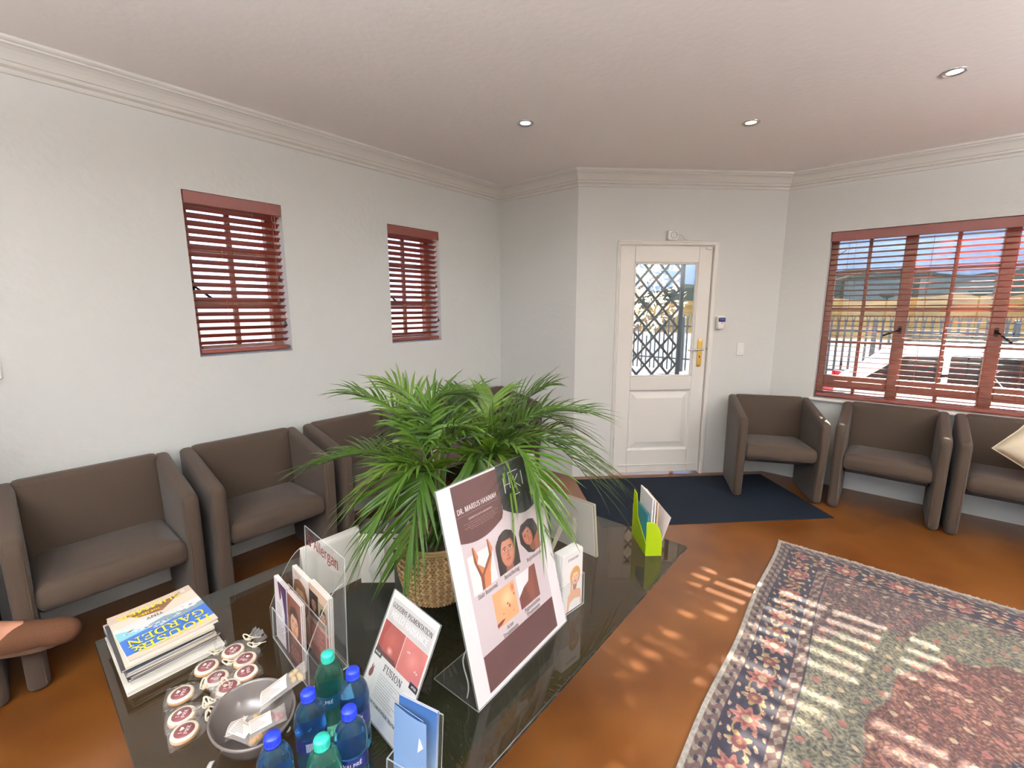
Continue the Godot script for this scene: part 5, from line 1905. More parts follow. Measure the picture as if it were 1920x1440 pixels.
	text_lines(im, int(0.16 * PW), int(0.5 * PW), int(0.2 * PH), 4, 6, rgb(150, 110, 106), 6)
	im.fill_rect(Rect2i(int(0.118 * PW), int(0.158 * PH), int(0.4 * PW), 1), rgb(170, 140, 136))
	var ps := thing("treatment_poster", "large printed treatment poster with portraits and brown panels in the acrylic stand", "poster")
	ps.transform = X
	sheet_part(ps, "sheet", w - 0.004, h - 0.003, Transform3D(Basis(), Vector3(0, 0.001, -0.0002)), printed(im, 0.5), 0.0004)
	var T := func(u: float, v: float) -> Transform3D: return Transform3D(Basis(), Vector3((u - 0.5) * w, (1.0 - v) * h, 0.00025))
	lettering(ps, "DR. MARIUS HANNAH", 0.0145, T.call(0.318, 0.136), M.white_ink, sans, 0.82)
	lettering(ps, "DERMATOLOGY & AESTHETICS", 0.0052, T.call(0.33, 0.185), mat(rgb(206, 180, 176), 0.6), sans)
	for c in [["Hair Removal", 0.262, 0.549], ["Resurfacing", 0.51, 0.546], ["Rejuvenation", 0.772, 0.541], ["Acne", 0.398, 0.772], ["Treatments", 0.396, 0.798], ["Pigmentation", 0.652, 0.768], ["Treatments", 0.652, 0.795]]:
		lettering(ps, c[0], 0.0108, T.call(c[1], c[2]), M.ink, serif, 0.82)
	# thin white line monogram on the black shape
	st = begin()
	for l in [[0.6, 0.075, 0.6, 0.155], [0.6, 0.115, 0.66, 0.115], [0.66, 0.06, 0.66, 0.14], [0.66, 0.06, 0.76, 0.06], [0.71, 0.085, 0.71, 0.15], [0.71, 0.118, 0.76, 0.085], [0.71, 0.118, 0.77, 0.155], [0.8, 0.075, 0.8, 0.15], [0.67, 0.185, 0.75, 0.185], [0.668, 0.185, 0.676, 0.185]]:
		var a := Vector3((l[0] - 0.5) * w, (1 - l[1]) * h, 0.0003)
		var b := Vector3((l[2] - 0.5) * w, (1 - l[3]) * h, 0.0003)
		tube(st, [a, b], 0.0012, 4)
	part(ps, "monogram", st, M.white_ink)

func small_poster() -> void:
	var b0 := Vector3(-0.977, TT, -0.500)
	var b1 := Vector3(-0.773, TT, -0.488)
	var right := (b1 - b0).normalized()
	var back := Vector3(right.z, 0, -right.x)
	var lean := deg_to_rad(27)
	var up := Vector3.UP * cos(lean) + back * sin(lean)
	var w := 0.208
	var h := 0.293
	var X := flat_at(right, up, (b0 + b1) / 2 + Vector3.UP * 0.003)
	var o := thing("acrylic_sign_holder", "small slanted acrylic holder with the pigmentation poster, behind the water bottles", "stand")
	o.transform = X
	acrylic_plate(o, "front_panel", rect(-w / 2, w / 2, 0, h), 0.0018, Transform3D(Basis(), Vector3(0, 0, 0.0014)))
	acrylic_plate(o, "back_panel", rect(-w / 2, w / 2, 0, h), 0.0018, Transform3D(Basis(), Vector3(0, 0, -0.0022)))
	var inv := X.basis.inverse()
	acrylic_plate(o, "foot", rect(-w / 2, w / 2, 0, 0.09), 0.002, Transform3D(Basis(Vector3(1, 0, 0), inv * back, inv * Vector3.UP), inv * Vector3(0, -0.002, 0)))
	var PW := 320
	var PH := 450
	var im := picture(PW, PH, rgb(232, 230, 226))
	im.fill_rect(Rect2i(12, 26, 296, 88), rgb(206, 202, 198))
	im.fill_rect(Rect2i(10, 116, 150, 124), rgb(142, 52, 44))
	soft_ellipse(im, 90, 168, 66, 46, rgb(142, 52, 44), rgb(166, 76, 62))
	soft_ellipse(im, 96, 206, 26, 18, rgb(150, 60, 50), rgb(226, 170, 156))
	fill_poly(im, [Vector2(10, 214), Vector2(60, 226), Vector2(140, 222), Vector2(160, 240), Vector2(10, 240)], rgb(70, 24, 24))
	im.fill_rect(Rect2i(163, 116, 147, 124), rgb(184, 100, 94))
	soft_ellipse(im, 236, 172, 60, 44, rgb(184, 100, 94), rgb(206, 128, 120))
	for q in [[200, 158], [210, 156], [270, 196], [282, 198]]:
		fill_ellipse(im, q[0], q[1], 4, 3, rgb(240, 214, 206))
	im.fill_rect(Rect2i(8, 232, 52, 22), rgb(26, 20, 22))
	im.fill_rect(Rect2i(262, 232, 52, 22), rgb(26, 20, 22))
	text_lines(im, 84, 270, 296, 10, 9, rgb(150, 148, 146), 12, false)
	fill_ellipse(im, 30, 318, 12, 20, rgb(110, 36, 40), 0.3)
	fill_poly(im, [Vector2(22, 300), Vector2(30, 284), Vector2(32, 300), Vector2(42, 288), Vector2(40, 306)], rgb(110, 36, 40))
	var ps := thing("pigmentation_poster", "small before-and-after skin poster in the slanted acrylic holder", "poster")
	ps.transform = X
	sheet_part(ps, "sheet", w - 0.003, h - 0.002, Transform3D(Basis(), Vector3(0, 0.001, -0.0002)), printed(im, 0.5), 0.0004)
	var T := func(x: float, y: float) -> Transform3D: return Transform3D(Basis(), Vector3((x / PW - 0.5) * w, (1.0 - y / PH) * h, 0.00025))
	lettering(ps, "GOODBYE PIGMENTATION", 0.0125, T.call(160, 52), M.ink, sans, 0.86)
	lettering(ps, "HELLO RADIANCE", 0.0150, T.call(160, 86), M.white_ink, sans, 1.0)
	lettering(ps, "FUSION", 0.0155, T.call(160, 268), M.ink, serif, 1.05)
	lettering(ps, "BEFORE", 0.005, T.call(34, 243), M.white_ink, sans)
	lettering(ps, "AFTER", 0.005, T.call(288, 243), M.white_ink, sans)
	lettering(ps, "FOR YOUR PIGMENTATION TREATMENT", 0.0068, T.call(160, 398), M.ink, sans, 0.98)

func leaflet_image(kind: int) -> Image:
	var im := picture(100, 210, rgb(236, 230, 232))
	match kind:
		0:   # white with a dark purple curl
			fill_poly(im, [Vector2(44, 0), Vector2(100, 0), Vector2(100, 210), Vector2(84, 210), Vector2(80, 90), Vector2(66, 40)], rgb(72, 44, 84))
			fill_poly(im, [Vector2(30, 4), Vector2(52, 0), Vector2(58, 46), Vector2(46, 60)], rgb(96, 40, 70))
			text_lines(im, 10, 60, 80, 5, 8, rgb(90, 80, 96), 3)
			text_lines(im, 10, 70, 150, 6, 7, rgb(150, 140, 156), 4)
		1:   # portrait, brown
			im.fill(rgb(120, 74, 62))
			skin_face(im, 50, 84, 40, 0.1, rgb(200, 146, 112), rgb(60, 34, 26))
			im.fill_rect(Rect2i(0, 150, 100, 60), rgb(110, 60, 52))
			text_lines(im, 14, 86, 160, 5, 8, rgb(220, 200, 190), 8)
		2:   # group of small portraits
			im.fill(rgb(206, 176, 150))
			im.fill_rect(Rect2i(0, 20, 50, 76), rgb(44, 36, 34))
			skin_face(im, 26, 54, 17, 0.0, rgb(170, 120, 92), rgb(30, 20, 18))
			im.fill_rect(Rect2i(52, 30, 48, 70), rgb(150, 140, 110))
			skin_face(im, 76, 66, 17, 0.1, rgb(190, 140, 110), rgb(34, 24, 20))
			im.fill_rect(Rect2i(0, 110, 100, 100), rgb(168, 84, 64))
			text_lines(im, 10, 80, 124, 6, 9, rgb(230, 206, 190), 9, false)
		3:   # pale portrait
			im.fill(rgb(232, 220, 210))
			fill_ellipse(im, 52, 190, 60, 70, rgb(210, 170, 140))
			skin_face(im, 50, 84, 44, -0.1, rgb(216, 172, 140), rgb(120, 80, 54))
			text_lines(im, 14, 60, 8, 2, 7, rgb(120, 60, 60), 2, false)
		4:   # blue city skyline
			for y in 210:
				im.fill_rect(Rect2i(0, y, 100, 1), rgb(48, 86, 140).lerp(rgb(184, 200, 214), clampf(y / 190.0, 0, 1)))
			for b in [[6, 150, 12], [22, 166, 9], [34, 140, 14], [52, 160, 8], [64, 146, 6], [76, 156, 12]]:
				im.fill_rect(Rect2i(b[0], b[1], b[2], 210 - b[1]), rgb(34, 44, 66))
			fill_ellipse(im, 46, 62, 12, 12, rgb(40, 62, 104))
			fill_ellipse(im, 48, 60, 9, 9, rgb(74, 104, 150))
			fill_poly(im, [Vector2(38, 70), Vector2(46, 60), Vector2(44, 56), Vector2(54, 52), Vector2(48, 62), Vector2(52, 66)], rgb(30, 44, 84))
		5:   # woman with fair hair on white
			im.fill(rgb(240, 236, 234))
			fill_poly(im, [Vector2(20, 210), Vector2(26, 150), Vector2(60, 134), Vector2(92, 150), Vector2(100, 210)], rgb(224, 176, 146))
			fill_ellipse(im, 62, 88, 27, 34, rgb(196, 150, 96))
			skin_face(im, 64, 94, 24, 0.08, rgb(230, 182, 152), rgb(190, 142, 88))
			fill_poly(im, [Vector2(34, 170), Vector2(40, 110), Vector2(50, 108), Vector2(48, 130), Vector2(58, 180)], rgb(224, 174, 142))
			fill_poly(im, [Vector2(36, 180), Vector2(60, 172), Vector2(90, 180), Vector2(94, 210), Vector2(30, 210)], rgb(244, 240, 238))
	return im

func pile(n: int, w: float, h: float, each: float, at: Transform3D, kind: int, front: String, rest: String, group: String) -> void:   # leaflets one behind another; local +z is the side that is read
	var m := printed(leaflet_image(kind), 0.35)
	for i in n:
		var o := thing("leaflet", front if i == 0 else rest, "leaflet", Vector3.ZERO, 0.0, group)
		o.transform = at * Transform3D(Basis(), Vector3(0.0015 * sin(i * 4.0), 0.001 * (i % 3), -i * (each + 0.0004)))
		sheet_part(o, "sheet", w, h, Transform3D(), m, each)

func leaflet_holders() -> void:
	# two-tier holder behind the bottles
	var o := thing("acrylic_leaflet_holder", "two-tier clear acrylic leaflet holder with a printed header, behind the cookies", "holder", Vector3(-1.244, TT, -0.505), -0.06)
	var X := o.transform
	var w := 0.28
	acrylic_plate(o, "back_panel", rect(-w / 2, w / 2, 0, 0.335), 0.003, Transform3D(Basis(Vector3.RIGHT, -0.04), Vector3(0, 0.001, -0.05)))
	acrylic_plate(o, "middle_panel", rect(-w / 2, w / 2, 0, 0.16), 0.003, Transform3D(Basis(Vector3.RIGHT, -0.04), Vector3(0, 0.001, 0.008)))
	acrylic_plate(o, "front_panel", rect(-w / 2, w / 2, 0.0, 0.105), 0.003, Transform3D(Basis(Vector3.RIGHT, -0.04), Vector3(0, 0.001, 0.058)))
	acrylic_plate(o, "base_panel", rect(-w / 2, w / 2, -0.055, 0.06), 0.003, Transform3D(Basis(Vector3.RIGHT, PI / 2), Vector3(0, 0.0025, 0.0)))
	var side := PackedVector2Array([Vector2(0.06, 0.0), Vector2(0.06, 0.105)])
	for k in 9:
		var a := k / 8.0
		side.append(Vector2(lerpf(0.06, -0.056, a), 0.105 + 0.16 * sin(a * PI / 2)))
	side.append(Vector2(-0.052, 0.0))
	for s in [-1.0, 1.0]:
		acrylic_plate(o, "side_panel", side, 0.003, Transform3D(Basis(Vector3(0, 0, 1), Vector3.UP, Vector3(-1, 0, 0)), Vector3(s * (w / 2 + 0.0016), 0.001, 0)))
	lettering(o, "Allergan", 0.034, Transform3D(Basis(Vector3.RIGHT, -0.04), Vector3(0.02, 0.302, -0.0595)), M.maroon, sans)
	var st := begin()
	for k in 6:
		var a := TAU * k / 6.0
		lathe(st, [Vector2(0, 0), Vector2(0.0055, 0), Vector2(0.0055, 0.001), Vector2(0, 0.001)], 10, Transform3D(Basis(Vector3.RIGHT, PI / 2), Vector3(-0.103 + cos(a) * 0.014, 0.3 + sin(a) * 0.016, -0.0605)))
	part(o, "header_mark", st, M.maroon)
	var tilt := Basis(Vector3.RIGHT, -0.04)
	pile(5, 0.128, 0.215, 0.0022, X * Transform3D(tilt, Vector3(-0.068, 0.005, -0.004)), 3, "pale portrait leaflet at the left of the rear tier of the clear holder", "leaflet tucked behind the pale portrait leaflet in the rear tier", "leaflets in the rear tier, pale pile")
	pile(6, 0.128, 0.225, 0.0022, X * Transform3D(tilt, Vector3(0.068, 0.005, -0.002)), 2, "leaflet with two small dark portraits in the rear tier of the clear holder", "leaflet tucked behind the two-portrait leaflet in the rear tier", "leaflets in the rear tier, dark pile")
	pile(6, 0.1, 0.205, 0.0016, X * Transform3D(tilt, Vector3(-0.083, 0.005, 0.05)), 0, "white leaflet with a purple curl in the front tier of the clear holder", "leaflet tucked behind the purple-curl leaflet in the front tier", "leaflets in the front tier, purple pile")
	pile(6, 0.1, 0.205, 0.0016, X * Transform3D(tilt, Vector3(0.026, 0.005, 0.05)), 1, "brown portrait leaflet in the front tier of the clear holder", "leaflet tucked behind the brown portrait leaflet in the front tier", "leaflets in the front tier, brown pile")
	# blue leaflets at the bottom edge of the picture
	var X2 := Transform3D(Basis(Vector3.UP, 0.24), Vector3(-0.667, TT, -0.452))
	var b := thing("acrylic_leaflet_holder", "slim clear acrylic holder with blue leaflets at the bottom edge of the picture", "holder")
	b.transform = X2
	acrylic_plate(b, "back_panel", rect(-0.056, 0.056, 0, 0.2), 0.003, Transform3D(Basis(Vector3.RIGHT, -0.1), Vector3(0, 0.001, -0.02)))
	acrylic_plate(b, "front_panel", rect(-0.056, 0.056, 0, 0.085), 0.003, Transform3D(Basis(Vector3.RIGHT, -0.1), Vector3(0, 0.001, 0.018)))
	acrylic_plate(b, "base_panel", rect(-0.056, 0.056, -0.04, 0.02), 0.003, Transform3D(Basis(Vector3.RIGHT, PI / 2), Vector3(0, 0.0025, 0)))
	for s in [-1.0, 1.0]:
		acrylic_plate(b, "side_panel", PackedVector2Array([Vector2(0.018, 0), Vector2(0.01, 0.083), Vector2(-0.028, 0.083), Vector2(-0.02, 0)]), 0.003, Transform3D(Basis(Vector3(0, 0, 1), Vector3.UP, Vector3(-1, 0, 0)), Vector3(s * 0.0578, 0.001, 0)))
	pile(3, 0.1, 0.21, 0.001, X2 * Transform3D(Basis(Vector3.RIGHT, -0.1), Vector3(0.002, 0.005, -0.006)), 4, "blue city leaflet nearest the reader in the slim holder, behind the open one", "leaflet tucked behind the blue city leaflet", "blue leaflets in the slim holder")
	var op := thing("leaflet", "front blue city leaflet fanning open with a dog-eared inner page", "leaflet", Vector3.ZERO, 0.0, "blue leaflets in the slim holder")
	op.transform = X2 * Transform3D(Basis(Vector3.RIGHT, -0.09), Vector3(0.0, 0.005, 0.004))
	sheet_part(op, "cover", 0.082, 0.203, Transform3D(Basis(Vector3.UP, -0.12), Vector3(-0.008, 0, 0.006)), printed(leaflet_image(4), 0.35), 0.0005)
	st = begin()
	grid(st, 4, 8, func(u: float, v: float) -> Vector3: return Vector3(-0.048 + u * 0.092, v * 0.203, 0.003 + 0.012 * sin(u * PI * 0.6) * (0.3 + 0.7 * v)), Vector3(0, 0, 1))
	part(op, "inner_page", st, mat(rgb(120, 150, 190), 0.4))
	st = begin()
	face(st, [Vector3(0.026, 0.168, 0.0125), Vector3(0.036, 0.146, 0.0125), Vector3(0.028, 0.14, 0.02)], Vector3(0, 0, 1))
	face(st, [Vector3(0.026, 0.168, 0.0121), Vector3(0.036, 0.146, 0.0121), Vector3(0.028, 0.14, 0.0196)], Vector3(0, 0, -1))
	part(op, "dog_ear", st, M.paper)
	# deep stack beside the large poster
	var X3 := flat_at(Vector3(0, 0, -1), Vector3(0.0, 1, 0), Vector3(-0.742, TT, -1.178)) * Transform3D(Basis(Vector3.UP, -0.12), Vector3.ZERO)
	var f := thing("acrylic_leaflet_holder", "small clear acrylic pocket with a thick leaflet stack beside the large poster", "holder")
	f.transform = X3
	acrylic_plate(f, "front_panel", rect(-0.056, 0.056, 0, 0.118), 0.0025, Transform3D(Basis(), Vector3(0, 0.001, 0.004)))
	acrylic_plate(f, "back_panel", rect(-0.056, 0.056, 0, 0.2), 0.0025, Transform3D(Basis(), Vector3(0, 0.001, -0.052)))
	acrylic_plate(f, "base_panel", rect(-0.056, 0.056, -0.004, 0.052), 0.0025, Transform3D(Basis(Vector3.RIGHT, -PI / 2), Vector3(0, 0.0022, 0)))
	for s in [-1.0, 1.0]:
		acrylic_plate(f, "side_panel", PackedVector2Array([Vector2(0.004, 0), Vector2(0.004, 0.118), Vector2(-0.052, 0.118), Vector2(-0.052, 0)]), 0.0025, Transform3D(Basis(Vector3(0, 0, 1), Vector3.UP, Vector3(-1, 0, 0)), Vector3(s * 0.0575, 0.001, 0)))
	pile(14, 0.1, 0.212, 0.0026, X3 * Transform3D(Basis(), Vector3(0, 0.004, 0.0)), 5, "white leaflet with a fair-haired woman at the front of the thick stack", "leaflet tucked behind the fair-haired woman leaflet", "thick leaflet stack beside the large poster")
	var head: Node3D = get_node("leaflet_%03d" % (used["leaflet"] - 13))
	lettering(head, "FUSION", 0.0085, Transform3D(Basis(), Vector3(0, 0.19, 0.0004)), M.ink, serif, 1.2)

func cards_and_signs() -> void:
	# white card tent seen from behind
	var c := thing("tent_card", "folded white card sign seen from behind, between the leaflet holder and the palm", "card", Vector3(-1.497, TT, -0.715))
	var st := begin()
	for s in [-1.0, 1.0]:
		grid(st, 6, 6, func(u: float, v: float) -> Vector3: return Vector3(s * 0.035 * (1.0 - v) + 0.004 * sin(u * 5.0) * v * 0.5, v * 0.2 + 0.001, (u - 0.5) * 0.225), Vector3(s, 0.2, 0))
	part(c, "folded_sheet", st, M.card)
	var r := thing("ribboned_card", "white card with a drooping white paper ribbon, standing beside the basket", "card", Vector3(-1.387, TT, -0.832), atan2(0.66, 0.75))
	# local x along the card, z towards the camera side
	st = begin()
	cbox(st, Vector3(0, 0.1, 0), Vector3(0.126, 0.198, 0.002), 0.0004)
	part(r, "card_sheet", st, M.card)
	for k in 3:
		st = begin()
		var x0 := -0.018 + k * 0.024
		grid(st, 3, 10, func(u: float, v: float) -> Vector3: return Vector3(x0 + (u - 0.5) * 0.034 + 0.012 * sin(v * 3.0 + k * 2.0), 0.19 - v * (0.15 + 0.03 * (k % 2)) + (0.02 * absf(u - 0.5) if v > 0.95 else 0.0), 0.004 + 0.014 * sin(v * PI) + 0.004 * sin(u * 6.0 + k)), Vector3(0, 0, 1))
		part(r, "ribbon", st, mat(rgb(240, 238, 234), 0.6))
	# small books behind the palm
	var cols := [rgb(232, 226, 212), rgb(30, 28, 30), rgb(214, 206, 190)]
	var wds := ["cream paperback at the bottom of the small stack behind the palm", "black paperback in the middle of the small stack behind the palm", "black and white book on top of the small stack behind the palm"]
	var y := TT
	for k in 3:
		var b := thing("paperback", wds[k], "book", Vector3(-1.655 + 0.004 * k, y, -1.03), 0.5 + 0.1 * k, "paperbacks behind the palm")
		booklet(b, "pages", 0.2, 0.14, 0.022, Transform3D(), mat(cols[k] if k < 2 else rgb(34, 32, 34), 0.4))
		y += 0.0224
		if k == 2:
			var im := picture(100, 70, rgb(34, 32, 34))
			text_lines(im, 10, 90, 12, 4, 14, rgb(226, 222, 216), 21, false)
			var st2 := begin()
			st2.set_smooth_group(-1)
			quad_uv(st2, Vector3(0.096, 0.0222, 0.066), Vector3(0.096, 0.0222, -0.066), Vector3(-0.096, 0.0222, -0.066), Vector3(-0.096, 0.0222, 0.066), Vector3.UP)
			part(b, "cover_print", st2, printed(im, 0.4))
	# picture frame seen from behind, with an easel back
	var f := thing("easel_frame", "small picture frame seen from behind with a beige card easel", "frame", Vector3(-0.965, TT, -1.515))
	f.basis = Basis(Vector3.UP, -0.05)
	var lean := Basis(Vector3.RIGHT, 0.13)
	st = begin()
	cbox(st, Vector3(0, 0.122, 0), Vector3(0.232, 0.242, 0.008), 0.0015)
	part(f, "back_board", st, M.card, Transform3D(lean, Vector3(0, 0.001, -0.012)))
	st = begin()
	for e in [[Vector3(0, 0.002, -0.004), Vector3(0.24, 0.008, 0.014)], [Vector3(0, 0.242, -0.004), Vector3(0.24, 0.008, 0.014)], [Vector3(-0.118, 0.122, -0.004), Vector3(0.008, 0.244, 0.014)], [Vector3(0.118, 0.122, -0.004), Vector3(0.008, 0.244, 0.014)]]:
		cbox(st, e[0], e[1], 0.002)
	part(f, "moulding", st, mat(rgb(160, 150, 130), 0.5), Transform3D(lean, Vector3(0, 0.001, -0.012)))
	st = begin()
	for s in [-1.0, 1.0]:
		extrude(st, PackedVector2Array([Vector2(s * 0.012, 0.165), Vector2(s * 0.03, 0.165), Vector2(s * 0.045, 0.1), Vector2(s * 0.062, 0.0), Vector2(s * 0.046, 0.0), Vector2(s * 0.024, 0.09)]), 0.002, Transform3D(Basis(Vector3.RIGHT, -0.36), Vector3(0, 0.001, 0.07)))
	cbox(st, Vector3(0, 0.158, 0.013), Vector3(0.05, 0.022, 0.003), 0.0005)
	part(f, "easel", st, mat(rgb(206, 196, 178), 0.8))
	# lime card holder at the far corner of the glass
	var g := thing("card_holder", "lime yellow acrylic card holder at the far corner of the glass table", "holder", Vector3(-0.735, TT, -1.752), 0.0)
	g.basis = Basis(Vector3(0.68, 0, 0.733), Vector3.UP, Vector3(-0.733, 0, 0.68))     # x along the long side towards the camera, z the face seen at a slant
	var lime := clear(rgb(206, 226, 30), 0.6, 0.05)
	lime.backlight_enabled = true
	lime.backlight = Color(0.7, 0.8, 0.05)
	var limee := mat(rgb(226, 240, 70), 0.3)
	limee.backlight_enabled = true
	limee.backlight = Color(0.8, 0.9, 0.1)
	acrylic_plate(g, "back_panel", PackedVector2Array([Vector2(-0.09, 0), Vector2(0.09, 0), Vector2(0.09, 0.05), Vector2(-0.03, 0.12), Vector2(-0.05, 0.215), Vector2(-0.09, 0.22)]), 0.003, Transform3D(Basis(), Vector3(0, 0.001, 0.03)), lime, limee)
	acrylic_plate(g, "front_panel", rect(-0.09, 0.09, 0, 0.06), 0.003, Transform3D(Basis(), Vector3(0, 0.001, -0.034)), lime, limee)
	acrylic_plate(g, "base_panel", rect(-0.09, 0.09, -0.034, 0.03), 0.003, Transform3D(Basis(Vector3.RIGHT, PI / 2), Vector3(0, 0.0025, 0)), lime, limee)
	var sd := PackedVector2Array([Vector2(0.032, 0.0), Vector2(0.032, 0.15)])
	for k in 8:
		var a := k / 7.0
		sd.append(Vector2(lerpf(0.012, -0.036, sin(a * PI / 2)), lerpf(0.15, 0.05, 1.0 - cos(a * PI / 2))))
	sd.append(Vector2(-0.036, 0.0))
	for s in [-1.0, 1.0]:
		acrylic_plate(g, "side_panel", sd, 0.003, Transform3D(Basis(Vector3(0, 0, 1), Vector3.UP, Vector3(-1, 0, 0)), Vector3(s * 0.0916, 0.001, 0)), lime, limee)
	var GX := g.transform
	var names := ["teal folded brochure in the lime card holder", "white printed card standing tallest in the lime card holder", "white card just behind the tallest card in the lime holder", "tan-edged card in the lime holder", "white card splayed outwards from the lime card holder"]
	var gc := [rgb(40, 120, 130), rgb(226, 222, 222), rgb(236, 234, 232), rgb(190, 160, 130), rgb(228, 222, 226)]
	var gh := [0.17, 0.245, 0.235, 0.228, 0.17]
	for k in 5:
		var o := thing("brochure", names[k], "card", Vector3.ZERO, 0.0, "cards in the lime holder")
		o.transform = GX * Transform3D(Basis(Vector3.RIGHT, -0.02 if k < 4 else -0.3), Vector3(0.0 if k == 0 else 0.012, 0.006, 0.024 - k * 0.011))
		st = begin()
		cbox(st, Vector3(0, gh[k] / 2, 0), Vector3(0.15, gh[k], 0.006 if k < 4 else 0.002), 0.0008)
		part(o, "sheet", st, mat(gc[k], 0.5))

# ==================================================================== seated visitor at the picture's edge
func field_mesh(bones: Array, cell: float, soft: float) -> SurfaceTool:   # bones: [a, b, ra, rb]; smooth union meshed as surface nets
	var lo := Vector3.ONE * 1e9
	var hi := -lo
	for b in bones:
		for q in 2:
			var r: float = b[2 + q] + cell * 2.5 + soft
			lo = lo.min(b[q] - Vector3.ONE * r)
			hi = hi.max(b[q] + Vector3.ONE * r)
	var n := Vector3i(((hi - lo) / cell).ceil()) + Vector3i.ONE
	var d := PackedFloat32Array()
	d.resize(n.x * n.y * n.z)
	d.fill(0.5)
	for b in bones:
		var pa: Vector3 = b[0]
		var ab: Vector3 = b[1] - pa
		var ra: float = b[2]
		var rb: float = b[3]
		var ll := maxf(ab.length_squared(), 1e-9)
		var m := maxf(ra, rb) + soft + cell * 2.0
		var i0 := Vector3i(((b[0].min(b[1]) - Vector3.ONE * m - lo) / cell).floor()).clamp(Vector3i.ZERO, n - Vector3i.ONE)
		var i1 := Vector3i(((b[0].max(b[1]) + Vector3.ONE * m - lo) / cell).ceil()).clamp(Vector3i.ZERO, n - Vector3i.ONE)
		for z in range(i0.z, i1.z + 1):
			for y in range(i0.y, i1.y + 1):
				var at := (z * n.y + y) * n.x
				for x in range(i0.x, i1.x + 1):
					var p := lo + Vector3(x, y, z) * cell - pa
					var t := clampf(p.dot(ab) / ll, 0.0, 1.0)
					var v := (p - ab * t).length() - lerpf(ra, rb, t)
					var o := d[at + x]
					var h := maxf(soft - absf(o - v), 0.0) / soft
					d[at + x] = minf(o, v) - h * h * soft * 0.25
	var vert := {}
	var st := begin()
	st.set_smooth_group(1)
	for z in n.z - 1:
		for y in n.y - 1:
			for x in n.x - 1:
				var at := (z * n.y + y) * n.x + x
				var neg := 0
				for k in 8:
					if d[at + (k & 1) + ((k >> 1) & 1) * n.x + ((k >> 2) & 1) * n.x * n.y] < 0.0:
						neg += 1
				if neg == 0 or neg == 8:
					continue
				var s := Vector3.ZERO
				var c := 0
				for e in [[0, 1], [2, 3], [4, 5], [6, 7], [0, 2], [1, 3], [4, 6], [5, 7], [0, 4], [1, 5], [2, 6], [3, 7]]:
					var ka: int = e[0]
					var kb: int = e[1]
					var va := d[at + (ka & 1) + ((ka >> 1) & 1) * n.x + ((ka >> 2) & 1) * n.x * n.y]
					var vb := d[at + (kb & 1) + ((kb >> 1) & 1) * n.x + ((kb >> 2) & 1) * n.x * n.y]
					if (va < 0.0) != (vb < 0.0):
						var t := va / (va - vb)
						s += Vector3(ka & 1, (ka >> 1) & 1, (ka >> 2) & 1).lerp(Vector3(kb & 1, (kb >> 1) & 1, (kb >> 2) & 1), t)
						c += 1
				vert[at] = lo + (Vector3(x, y, z) + s / c) * cell
	var step := [1, n.x, n.x * n.y]
	for at in vert.keys():
		var inside := d[at] < 0.0
		for ax in 3:
			var other: int = at + step[ax]
			if other >= d.size() or (d[other] < 0.0) == inside:
				continue
			var u: int = step[(ax + 1) % 3]
			var w: int = step[(ax + 2) % 3]
			if vert.has(at - u) and vert.has(at - w) and vert.has(at - u - w):
				var out := Vector3.ZERO
				out[ax] = 1.0 if inside else -1.0
				face(st, [vert[at], vert[at - u], vert[at - u - w], vert[at - w]], out)
	return st

